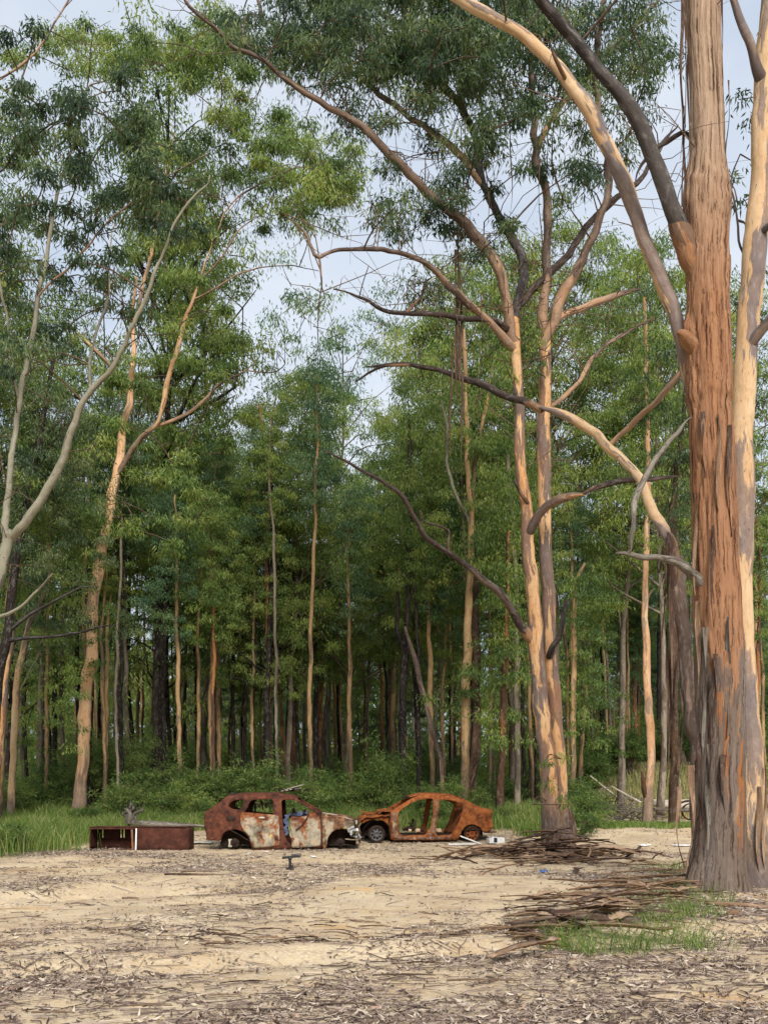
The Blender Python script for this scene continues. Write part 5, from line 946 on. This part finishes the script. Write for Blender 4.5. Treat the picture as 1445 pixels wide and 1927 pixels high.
r_ = np.random.default_rng(4); a = Acc()
for _ in range(14):
    x, z = c2.c([(r_.uniform(170, 390), r_.uniform(405, 440))])[0]; boxm(a, (x, r_.uniform(-.7, .3), z + .02), (.16, .1, .05) * r_.uniform(.4, 1.3, 3), r_.random() * 3, r_.normal() * .5)
link('engine_bay_debris', a.mesh('eb', False), M['rust_sedan'], sed)
def rubble(name, label, X, Y, z, s, mat, cat='rubble', group=None, n=1, seed=0):
    rs = np.random.default_rng(seed); a = Acc()
    t = np.linspace(0, np.pi, 7); u = np.linspace(0, 2 * np.pi, 10, endpoint=False)
    V = np.stack([np.outer(np.sin(t), np.cos(u)), np.outer(np.sin(t), np.sin(u)), np.outer(np.cos(t), u * 0 + 1)], -1); V = np.sign(V) * np.abs(V) ** .6
    V = V * (1 + .22 * fbm(V * 1.6 + seed * 7, 2)[..., None]) * np.array(s) / 2; i = np.arange(6)[:, None] * 10; j = np.arange(10)[None]
    a.add(V.reshape(-1, 3), np.stack([i + j, i + 10 + j, i + 10 + (j + 1) % 10, i + (j + 1) % 10], -1).reshape(-1, 4))
    o = link(name, a.mesh(name, False), M[mat], loc=(X, Y, z), rot=(0, 0, rs.random() * 3)); return tag(o, label, cat, group)
zs = g1(DX, DY)
for i, (zx, zy, s) in enumerate(((655, 588, .16), (590, 585, .12), (833, 590, .17))):
    x, z = c2.c([(zx, zy)])[0]; rubble('pale_block', 'pale broken block lying on the floor of the orange sedan', DX + x, DY - .45, zs + .315 if i < 3 else 0, (s * 1.1, s, s * .8), 'brick', 'rubble', 'blocks inside the orange sedan', seed=i)

# --- things on and around the cars
def rod(name, label, pts, r, mat, cat, group=None, seg=7):
    p = np.array(pts, float); b = np.array((p[0, 0], p[0, 1], p[:, 2].min())); a = Acc(); n = len(p); tube(a, [(*(q - b), r * (1 - .3 * i / max(1, n - 1))) for i, q in enumerate(p)], seg, .1, 0, .08)
    return tag(link(name, a.mesh(name, True), M[mat], loc=b), label, cat, group)
zr = g1(SX, SY) + 1.655
for i, (x0, x1, z1, y) in enumerate(((-3.02, -2.38, .2, 29.7), (-2.98, -2.45, .1, 29.85))):
    rod('pale_stick', 'pale peeled stick lying across the roof of the brown wagon', [(x0, y, zr + .03), ((x0 + x1) / 2, y + .1, zr + .04 + z1 * .5), (x1, y + .15, zr + .02 + z1)], .022, 'log_white', 'stick', 'sticks on the wagon roof')
a = Acc(); r_ = np.random.default_rng(12)
for _ in range(15):
    x = -2.65 + r_.normal() * .28; y = 30 + r_.normal() * .2; an = r_.random() * 6; ln = r_.uniform(.15, .4); bar(a, [(x, y, zr + .02 + .02 * r_.random()), (x + ln * .5 * math.cos(an), y + .3 * ln * math.sin(an), zr + .05 + r_.random() * .08), (x + ln * math.cos(an), y + .5 * ln * math.sin(an), zr + .03 + r_.random() * .14)], .016, 5, .15)
V = a.V; b = np.array((-2.65, 30., zr)); a.V = [v - b for v in V]
tag(link('twisted_scrap', a.mesh('ts', True), M['soot'], loc=b), 'tangle of dark twisted scrap metal on the front of the wagon roof', 'scrap metal')

# --- rusted steel box
BX, BY = (266 - HX) * 29.6 / F, 29.6
bz = g1(BX, BY); box = thing('rusted_steel_box', 'long rusted steel cabinet lying on its side, left half open and dark', 'cabinet', (BX, BY, bz - .03), math.radians(-3))
def panel(name, mat, c, s, rot=0, tilt=0, parent=box, wav=.008):
    a = Acc(); n = 8; u = np.linspace(-.5, .5, n); ax = sorted(range(3), key=lambda k: -s[k]); i0, i1, it = ax
    A, B = np.meshgrid(u, u); V = np.zeros((n, n, 3)); V[..., i0] = A * s[i0]; V[..., i1] = B * s[i1]; V[..., it] = wav * fbm(V * 3 + np.array(c), 2)
    V = V.reshape(-1, 3); i = np.arange(n - 1)[:, None] * n; j = np.arange(n - 1)[None]
    T = np.concatenate([np.stack([i + j, i + j + 1, i + n + j + 1], -1).reshape(-1, 3), np.stack([i + j, i + n + j + 1, i + n + j], -1).reshape(-1, 3)]); nr = np.zeros(3); nr[it] = 1.
    if np.cross(V[T[0, 1]] - V[T[0, 0]], V[T[0, 2]] - V[T[0, 0]])[it] > 0: T = T[:, ::-1]
    solid(a, V, T, nr, s[it]); o = link(name, a.mesh(name, True), M[mat], parent, c, (tilt, 0, rot)); return o
panel('front_panel', 'rust_box', (.73, -.33, .36), (1.5, .015, .66), 0.02)
panel('top_panel', 'rust_box', (.01, 0, .685), (2.86, .72, .015)); panel('bottom_panel', 'rust_box', (0, 0, .03), (2.84, .66, .015))
panel('end_panel', 'rust_box', (-1.42, 0, .36), (.015, .68, .63)); panel('end_panel', 'rust_box', (1.47, 0, .36), (.015, .68, .63))
for x0, x1 in ((-1.40, -1.27), (-1.23, -.72), (-.68, -.63), (-.59, 1.45)): panel('back_panel', 'rust_box', ((x0 + x1) / 2, .33, .36), (x1 - x0, .012, .63), wav=.003)
for x0, x1 in ((-1.27, -1.23), (-.72, -.68), (-.63, -.59)): panel('back_panel', 'rust_box', ((x0 + x1) / 2, .33, .2), (x1 - x0, .012, .31), wav=.002); panel('back_panel', 'rust_box', ((x0 + x1) / 2, .33, .645), (x1 - x0, .012, .06), wav=.001)
a = Acc(); boxm(a, (-.045, -.34, .345), (.04, .03, .62), 0, .03); link('white_post', a.mesh('wp', False), M['white'], box)['label'] = 'paint-white upright at the middle of the opening'
a = Acc(); boxm(a, (-.73, -.335, .655), (1.36, .03, .05)); link('top_rail', a.mesh('tr', False), M['rust_box'], box)
a = Acc(); boxm(a, (-.16, -.32, .34), (.06, .02, .6), 0, -.05); link('inner_upright', a.mesh('tr', False), M['rust_sedan2'], box)

# --- stump and log behind the box
Y0 = 33.2
def W(px, py, Y=Y0): return P(px, py, Y)
st = thing('uprooted_stump', 'grey weathered stump and log lying behind the rusted steel box', 'stump', W(245, 1555), 0); sb = np.array(st.location)
sb[2] = g1(sb[0], sb[1]); st.location = sb
rs_ = np.random.default_rng(77); pcs = [('log', [(236, 1548, 15), (262, 1549, 13), (300, 1551, 10), (350, 1553, 7), (402, 1556, 4)])]
for k in range(11):
    an = rs_.uniform(.35, 2.8); ln = rs_.uniform(16, 44); c0 = (243 + rs_.normal() * 5, 1544 + rs_.normal() * 3); bx_, by_ = math.cos(an) * ln * .55, -math.sin(an) * ln
    pcs.append(('root', [(c0[0], c0[1] + 6, rs_.uniform(8, 13)), (c0[0] + bx_ * .4 + rs_.normal() * 2, c0[1] + by_ * .45, rs_.uniform(5, 9)), (c0[0] + bx_ * .8 + rs_.normal() * 3, c0[1] + by_ * .8, 4), (c0[0] + bx_, c0[1] + by_, 1.2)]))
for nm, pts in pcs:
    a = Acc(); tube(a, [(*(W(*p[:2], Y0 + .2 * math.sin(p[0])) - sb), p[2] * .5 * Y0 / F) for p in pts], 9, .05, .04, .4); link(nm, a, M['weathered'], st)

# --- black swivel bracket on the sand
KY = 21.6; kz = g1((546 - HX) * KY / F, KY); kb = np.array(((546 - HX) * KY / F, KY, kz)); br_ = thing('black_metal_bracket', 'black metal bracket with short post and tilted arm standing on the sand', 'bracket', kb)
a = Acc(); boxm(a, (0, 0, .012), (.17, .14, .03)); boxm(a, (.05, -.02, .05), (.04, .05, .07)); link('base_plate', a.mesh('b', False), M['black'], br_)
a = Acc(); bar(a, [(-.01, 0, 0), (.0, 0, .12), (-.005, 0, .24)], .028, 10, .05); lathe(a, [(.0, -.03), (.04, -.03), (.04, .03), (0, .03)], seg=12, c=(0, 0, .23)); link('post', a.mesh('p', True), M['black'], br_)
a = Acc(); boxm(a, (.03, 0, .262), (.40, .05, .05), 0, -.10); link('arm', a.mesh('a', False), M['black'], br_)
a = Acc(); boxm(a, (.12, .01, .318), (.2, .05, .025), 0, -.14); boxm(a, (.22, 0, .305), (.03, .06, .06), 0, -.1); boxm(a, (.05, 0, .31), (.03, .05, .05)); link('clamp', a.mesh('c', False), M['rim'], br_)

# --- pale rubbish
def sheet(name, label, px, py, w, d, h, mat='white', rot=0., group=None, cat='rubbish', seed=0, Y=None):
    Y = Y or 1.58 * F / (py - HY); X = (px - HX) * Y / F; a = Acc(); n = 9; u = np.linspace(-.5, .5, n); A, B = np.meshgrid(u, u)
    q = np.stack([A * 3, B * 3, A * 0 + seed], -1); Z = h * (.5 + .5 * fbm(q, 3)) + .006; e = 1 + .25 * vnoise(q + 5)
    x, y = A * w * e, B * d * e; cr, sr = math.cos(rot), math.sin(rot); x, y = x * cr - y * sr, x * sr + y * cr; z0 = g1(X, Y); Zg = gz(X + x, Y + y) - z0
    V = np.stack([x, y, Z + Zg], -1).reshape(-1, 3); i = np.arange(n - 1)[:, None] * n; j = np.arange(n - 1)[None]
    T = np.concatenate([np.stack([i + j, i + j + 1, i + n + j + 1], -1).reshape(-1, 3), np.stack([i + j, i + n + j + 1, i + n + j], -1).reshape(-1, 3)])
    solid(a, V, T, np.array((0, 0, -1.)), .012); return tag(link(name, a.mesh(name, True), M[mat], loc=(X, Y, z0)), label, cat, group)
sheet('crumpled_sheet', 'crumpled off-white sheet lying on the litter behind the brown wagon', 376, 1592, .75, .5, .12, 'ash', .1, seed=1)
sheet('plastic_scrap', 'white scrap on the ground left of the rusted steel box', 48, 1596, .3, .25, .08, seed=2)
sheet('paper_scrap', 'white paper scrap at the left foot of the rusted steel box', 183, 1593, .22, .2, .1, seed=3); sheet('paper_scrap', 'small white scrap below the white post of the steel box', 256, 1593, .2, .18, .08, seed=4)
sheet('paper_scrap', 'white crumpled paper under the sill of the orange sedan', 728, 1588, .5, .3, .10, seed=6)
sheet('white_plastic', 'white plastic scrap on the track left of the huge stringy trunk', 1212, 1594, .35, .3, .08, seed=7); sheet('white_plastic', 'flat white plastic bag on the track just left of the huge stringy trunk', 1290, 1594, .75, .35, .06, seed=8)
sheet('drink_can', 'blue and white crushed can in the bark heap of the twin gum', 1023, 1641, .16, .1, .1, 'blue', seed=9)
for i, (px, py) in enumerate(((500, 1603), (85, 1585), (590, 1612), (1240, 1570), (1190, 1560), (690, 1604), (470, 1606))): sheet('litter_scrap', 'tiny pale scrap of rubbish on the sand of the clearing', px, py, .13, .11, .05, 'ash' if i % 2 else 'white', i, 'tiny pale scraps', seed=20 + i)
def plank(label, p0, p1, w, z0, z1, Y):
    X0, X1 = (p0 - HX) * Y / F, (p1 - HX) * Y / F; zg = g1((X0 + X1) / 2, Y); a = Acc(); L = math.hypot(X1 - X0, z1 - z0); boxm(a, (0, 0, 0), (L, w, .035), 0, -math.atan2(z1 - z0, X1 - X0))
    return tag(link('white_board', a.mesh('wb', False), M['white'], loc=((X0 + X1) / 2, Y, zg + (z0 + z1) / 2 + .03)), label, 'board')
plank('white board flat on the ground below the rear wheel of the orange sedan', 843, 895, .16, .0, .01, 30.9)
plank('white board propped aslant against the rear wheel of the orange sedan', 866, 905, .12, .24, .0, 31.0)
plank('thin white strip on the ground behind the boot of the orange sedan', 922, 945, .08, 0, .0, 30.6)
X = (934 - HX) * 31.2 / F; a = Acc(); boxm(a, (0, 0, .12), (.42, .3, .2), .2, .08); boxm(a, (-.17, -.02, .11), (.2, .3, .15), .2, -.1)
w_ = thing('white_plastic_casing', 'white broken plastic casing on the ground behind the boot of the orange sedan', 'casing', (X, 31.2, g1(X, 31.2))); link('shell', a.mesh('pc', False), M['white'], w_)
a = Acc(); boxm(a, (-.05, -.165, .13), (.1, .03, .14), .2); link('opening', a.mesh('op', False), M['black'], w_)  # solid black block: the dark of a hollow put in as colour, nothing cut

# --- fallen logs, brush heap and rusted drum on the right
def fallen(name, label, pts, Y, mat, cat='log', group=None, seg=10):
    w0 = P(pts[0][0], pts[0][1], Y); b = np.array((w0[0], Y, g1(w0[0], Y))); a = Acc(); q = []
    for i, p in enumerate(pts):
        x = P(p[0], p[1], Y); r = p[2] * .5 * Y / F; dy = p[3] if len(p) > 3 else 0; q.append((x[0] - b[0], dy, max(x[2] - b[2], float(g1(x[0], Y + dy)) - b[2] + r * .9), r))
    tube(a, q, seg, .15, .02, .12); return tag(link(name, a, M[mat], loc=b), label, cat, group)
fallen('bleached_log', 'long bleached white log lying across the sand behind the shaggy dark gum', [(1225, 1512, 12, 0), (1262, 1515, 14), (1300, 1516, 15), (1335, 1516, 15), (1400, 1508, 16), (1450, 1503, 17), (1520, 1500, 17)], 46, 'log_white')
fallen('bleached_log', 'thinner bleached log lying just behind the long white log', [(1215, 1506, 5), (1260, 1508, 6), (1320, 1506, 6), (1380, 1502, 5)], 48, 'log_white')
fallen('grey_log', 'grey fallen branch in front of the long bleached log', [(1230, 1522, 6), (1280, 1525, 7), (1330, 1523, 6)], 44.5, 'weathered')
X = (1291 - HX) * 45.2 / F; r_ = thing('rusted_drum_hoop', 'dark rusted drum hoop with bent lid leaning on the bleached log', 'drum', (X, 45.2, g1(X, 45.2)))
a = Acc(); lathe(a, [(.36, -.12), (.38, 0), (.36, .12), (.33, .12), (.35, 0), (.33, -.12), (.36, -.12)], seg=26, c=(.15, 0, .38)); link('hoop', a.mesh('hp', True), M['rust_suv'], r_)
a = Acc(); bar(a, [(-.55, .1, .1), (-.5, 0, .55), (-.2, -.05, .8), (.2, -.05, .85), (.6, 0, .7)], .05); link('bent_lid', a.mesh('bl', True), M['soot'], r_)
def brush(px, py, Y, n, sx, sz, label, group=None):
    X = (px - HX) * Y / F; b = np.array((X, Y, g1(X, Y))); a = Acc(); r = np.random.default_rng(int(px))
    for _ in range(n):
        c = np.array((r.normal() * sx, r.normal() * sx * .5, abs(r.normal()) * sz)); an = r.random() * 6.28; ln = r.uniform(.5, 1.8); el = r.normal() * .3; d = np.array((math.cos(an), math.sin(an) * .5, el)) * ln / 2
        p0, p1 = c - d, c + d
        for q in (p0, p1): q[2] = max(q[2], g1(q[0] + X, q[1] + Y) - b[2] + .02)
        rr = r.uniform(.012, .035); tube(a, [(*p0, rr), (*((p0 + p1) / 2 + r.normal(size=3) * .05), rr), (*p1, rr * .4)], 5, .4)
    tag(link('brush_heap', a, M['weathered'], loc=b), label, 'brush heap', group, 'stuff')
brush(1168, 1500, 47, 110, 1.3, .55, 'grey heap of dead branches at the foot of the grassy bank')
brush(1150, 1550, 40, 50, .9, .22, 'low heap of dark dead sticks in front of the grassy bank')
for i, (p0, p1, Y) in enumerate((((1105, 1478), (1130, 1508), 44), ((1150, 1480), (1205, 1510), 45), ((1110, 1460), (1160, 1500), 48))):
    a_, b_ = P(*p0, Y), P(*p1, Y); b_[2] = max(b_[2], g1(b_[0], Y)); rod('bleached_pole', 'pale bleached pole leaning out of the dead branch heap', [b_, (a_ + b_) / 2, a_], .05, 'log_white', 'pole', 'poles in the brush heap')

# ------------------------------------------------------------------ shed bark and litter
def strip_proto(seed, L, w, curl, bend):
    r = np.random.default_rng(seed); n = 14; m = 5; t = np.linspace(0, 1, n); a = Acc(); th = np.linspace(-1, 1, m) * curl
    cx = (t - .5) * L; cy = bend * np.sin(t * 3.0 + r.random() * 3) * L * .12 + .02 * r.normal(size=n); cz = .02 + .06 * L * np.abs(np.sin(t * 3.1 + r.random())) * r.uniform(.2, 1)
    ww = w * (.45 + .55 * np.sin(np.pi * np.clip(t * .9 + .08, 0, 1))) * (1 + .2 * r.normal(size=n)); rr = ww / (2 * curl)
    V = np.stack([np.repeat(cx, m), (cy[:, None] + rr[:, None] * np.sin(th)[None]).ravel(), (cz[:, None] + rr[:, None] * (1 - np.cos(th))[None]).ravel()], -1)
    i = np.arange(n - 1)[:, None] * m; j = np.arange(m - 1)[None]; Q = np.stack([i + j, i + j + 1, i + m + j + 1, i + m + j], -1).reshape(-1, 4)
    T = np.concatenate([Q[:, [0, 1, 2]], Q[:, [0, 2, 3]]]); solid(a, V, T[:, ::-1], np.array((0, 0, -1.)), .006); a.co = [v[:, [1, 2, 0]] * np.array((1, 1, 1.)) for v in a.V]
    return a.mesh('bark_strip', True)
SP = [strip_proto(60 + i, L, w, c, b) for i, (L, w, c, b) in enumerate(((1.2, .13, .9, .5), (1.7, .15, 1.2, .8), (.9, .13, .7, .4), (2.2, .13, 1.3, .6), (1.4, .22, .6, .9), (.7, .2, .8, .3), (1.9, .09, 1., 1.), (1.1, .08, 1.3, .7)))]
def strip(X, Y, rz, dz, s, label, group, mat, i, pitch=0.):
    zz = g1(X, Y); c, d = math.cos(rz) * .5, math.sin(rz) * .5; sl = math.atan2(g1(X + c, Y + d) - g1(X - c, Y - d), 1.)
    o = link('bark_strip', me_with(SP[i], mat), None, None, (X, Y, zz + dz), (random.gauss(0, .25), -sl + pitch, rz)); o.scale = (s, s, s); return tag(o, label, 'bark strip', group)
G = 'bark strips heaped round the twin gum'
for k in range(150):
    a_ = random.random() * 6.28; r = abs(random.gauss(0, 1)); X = 4.0 + 1.4 * r * math.cos(a_) - .5 * random.random(); Y = min(24.4 + 1.5 * r * math.sin(a_), 26.2)
    hmax = .45 * math.exp(-((X - 4.3) / 1.5) ** 2 - ((Y - 25.6) / 1.1) ** 2)
    strip(X, Y, random.gauss(0, .95) + (math.pi if random.random() < .5 else 0), .02 + hmax * random.random(), random.uniform(.6, 1.15), 'long curled strip of shed bark in the heap round the twin gum', G, random.choice(('strip', 'strip', 'strip', 'strip_dark', 'strip_dark')), random.randrange(8), random.gauss(0, .14))
G = 'bark strips in the debris below the huge stringy trunk'
for k in range(110):
    px = random.uniform(985, 1300); py = 1745 - (px - 1000) * .18 + random.gauss(0, 24); Y = 1.6 * F / (max(py, 1640) - HY); X = (px - HX) * Y / F; h = .26 * math.exp(-((px - 1180) / 100) ** 2)
    strip(X, Y, random.gauss(.15, .7) + (math.pi if random.random() < .5 else 0), .015 + h * random.random(), random.uniform(.4, .85), 'curled strip of shed bark in the grassy debris below the huge stringy trunk', G, random.choice(('strip', 'strip', 'strip_dark')), random.randrange(8), random.gauss(0, .06))
G = 'bark strips lying in bands across the bare sand'
for k in range(95):
    c = random.random()
    if c < .4: px = random.gauss(480, 130); py = random.gauss(1762, 8)
    elif c < .6: px = random.gauss(760, 160); py = random.gauss(1742, 16)
    else: px = random.uniform(0, 1445); py = random.uniform(1640, 1900)
    Y = 1.6 * F / (py - HY); X = (px - HX) * Y / F
    strip(X, Y, random.gauss(0, .6) + (math.pi if random.random() < .5 else 0), .004, random.uniform(.18, .42), 'thin strip of shed bark lying on the bare sand of the clearing', G, random.choice(('strip', 'strip_dark', 'strip_dark')), random.choice((0, 2, 6, 7)))
for px, py, L, an, lab in ((985, 1800, .75, .9, 'broad split bark slab tilted at the left end of the grassy debris'), (1170, 1762, .9, -.1, 'broad pale bark slab lying among the grass tufts'), (1130, 1735, .9, -.15, 'broad curled grey bark slab in the middle of the debris')):
    Y = 1.6 * F / (py - HY); o = strip((px - HX) * Y / F, Y, an, .07, L, lab, None, 'strip', 4, -.1); o.name = 'bark_slab'; o.scale = (L, L * 1.1, L * 1.3)
fallen('fallen_branch', 'smooth fallen branch lying right of the huge stringy trunk', [(1330, 1722, 8), (1370, 1722, 9), (1410, 1728, 9), (1445, 1735, 8), (1480, 1740, 6)], 13.4, 'strip', 'branch')
fallen('fallen_branch', 'short thick fallen branch pointing down from the smooth branch by the trunk', [(1388, 1730, 14), (1378, 1745, 13), (1368, 1758, 10)], 12.6, 'strip', 'branch')
fallen('root_log', 'brown half-buried log in front of the feet of the twin gum', [(1008, 1592, 11), (1040, 1604, 13), (1075, 1614, 13), (1110, 1622, 12), (1150, 1632, 9)], 24.6, 'strip', 'log')
for i, (p0, p1, py, w) in enumerate(((245, 325, 1892, 4), (218, 290, 1872, 4), (60, 140, 1905, 5), (170, 255, 1858, 4), (310, 420, 1647, 5), (230, 262, 1690, 5), (340, 410, 1640, 4), (1180, 1300, 1875, 6), (600, 720, 1890, 4), (840, 980, 1845, 4), (1050, 1140, 1900, 5), (700, 820, 1835, 4), (430, 560, 1900, 4))):
    Y = 1.6 * F / (py - HY); fallen('fallen_stick', 'thin dark stick lying on the sand of the clearing', [(p0, py, w), ((p0 + p1) / 2, py, w * .9), (p1, py, w * .5)], Y, 'twig', 'stick', 'sticks on the sand', 6)

def litter():
    a = Acc(); N = 260000; r = rng
    Y = 5.5 + 29.5 * r.random(N) ** 1.35; X = (r.random(N) * 2 - 1) * (.42 * Y + .6)
    m = fbm(np.stack([X * .45, Y * .45, X * 0 + 2], -1), 4) + .35 * fbm(np.stack([X * 1.8, Y * 1.8, X * 0 + 8], -1), 2)
    keep = r.random(N) < np.clip(.24 - .10 * (1 - sstep(7, 12, Y)) + 1.5 * m, .05, 1) ; tr = np.abs(Y - 27.6 + .25 * X * .2); keep &= ~((tr < .8) & (X < 4) & (r.random(N) < .75))
    X, Y = X[keep], Y[keep]; n = len(X); z = gz(X, Y)
    an = r.random(n) * 6.283; L = (.015 + .105 * r.random(n) ** 2.2) * (1 + .35 * sstep(12, 30, Y)); Wd = L * (.10 + .2 * r.random(n)); p = np.stack([X, Y, z + .008 + .02 * r.random(n)], -1)
    d = np.stack([np.cos(an), np.sin(an), r.normal(size=n) * .22], -1); s = np.stack([-np.sin(an), np.cos(an), r.normal(size=n) * .5], -1); up = np.array((0, 0, 1.))
    cu = (r.random(n) * .25 * L)[:, None]
    V = np.stack([p - d * L[:, None] / 2 + up * cu, p + s * Wd[:, None] / 2, p + d * L[:, None] / 2 + up * cu, p - s * Wd[:, None] / 2], 1).reshape(-1, 3); i = np.arange(n) * 4
    t = np.clip(r.beta(1.9, 1.6, n), 0, 1); a.add(V, np.stack([i, i + 1, i + 2, i + 3], -1), tint=np.repeat(t, 4)); print('litter', n)
    # twigs: three-sided needles
    N = 62000; Y = 5.5 + 29 * r.random(N) ** 1.3; X = (r.random(N) * 2 - 1) * (.42 * Y + .6); m = fbm(np.stack([X * .45, Y * .45, X * 0 + 2], -1), 4); k = r.random(N) < np.clip(.28 - .10 * (1 - sstep(7, 12, Y)) + 1.3 * m, .04, 1); X, Y = X[k], Y[k]; n = len(X)
    an = r.normal(size=n) * 1.1; L = .05 + .50 * r.random(n) ** 3.2; rr = .0025 + .004 * r.random(n); z = gz(X, Y)
    d = np.stack([np.cos(an), np.sin(an), 0 * an], -1) * L[:, None] / 2; s = np.stack([-np.sin(an), np.cos(an), 0 * an], -1) * rr[:, None]; c = np.stack([X, Y, z + .012], -1); bend = s * (r.normal(size=n) * 4)[:, None]
    e0 = c - d; e1 = c + d; e0[:, 2] = gz(e0[:, 0], e0[:, 1]) + .012; e1[:, 2] = gz(e1[:, 0], e1[:, 1]) + .012; h = (rr * 1.6)[:, None] * up
    V = np.stack([e0 - s, e0 + s, e0 + h, c + bend - s, c + bend + s, c + bend + h, e1 - s * .5, e1 + s * .5, e1 + h * .5], 1).reshape(-1, 3); i = np.arange(n) * 9; Q = []
    for q in (0, 3):
        for u, v in ((0, 1), (1, 2), (2, 0)): Q.append(np.stack([i + q + u, i + q + v, i + q + 3 + v, i + q + 3 + u], -1))
    a.add(V, np.concatenate(Q), tint=np.repeat(np.clip(r.beta(1.3, 2.6, n), 0, .8), 9))
    return tag(link('leaf_litter', a.mesh('leaf_litter', False, keep_co=False), M['litter']), 'brown fallen leaves, twigs and bark flakes strewn over the sand', 'leaf litter', kind='stuff')
litter()
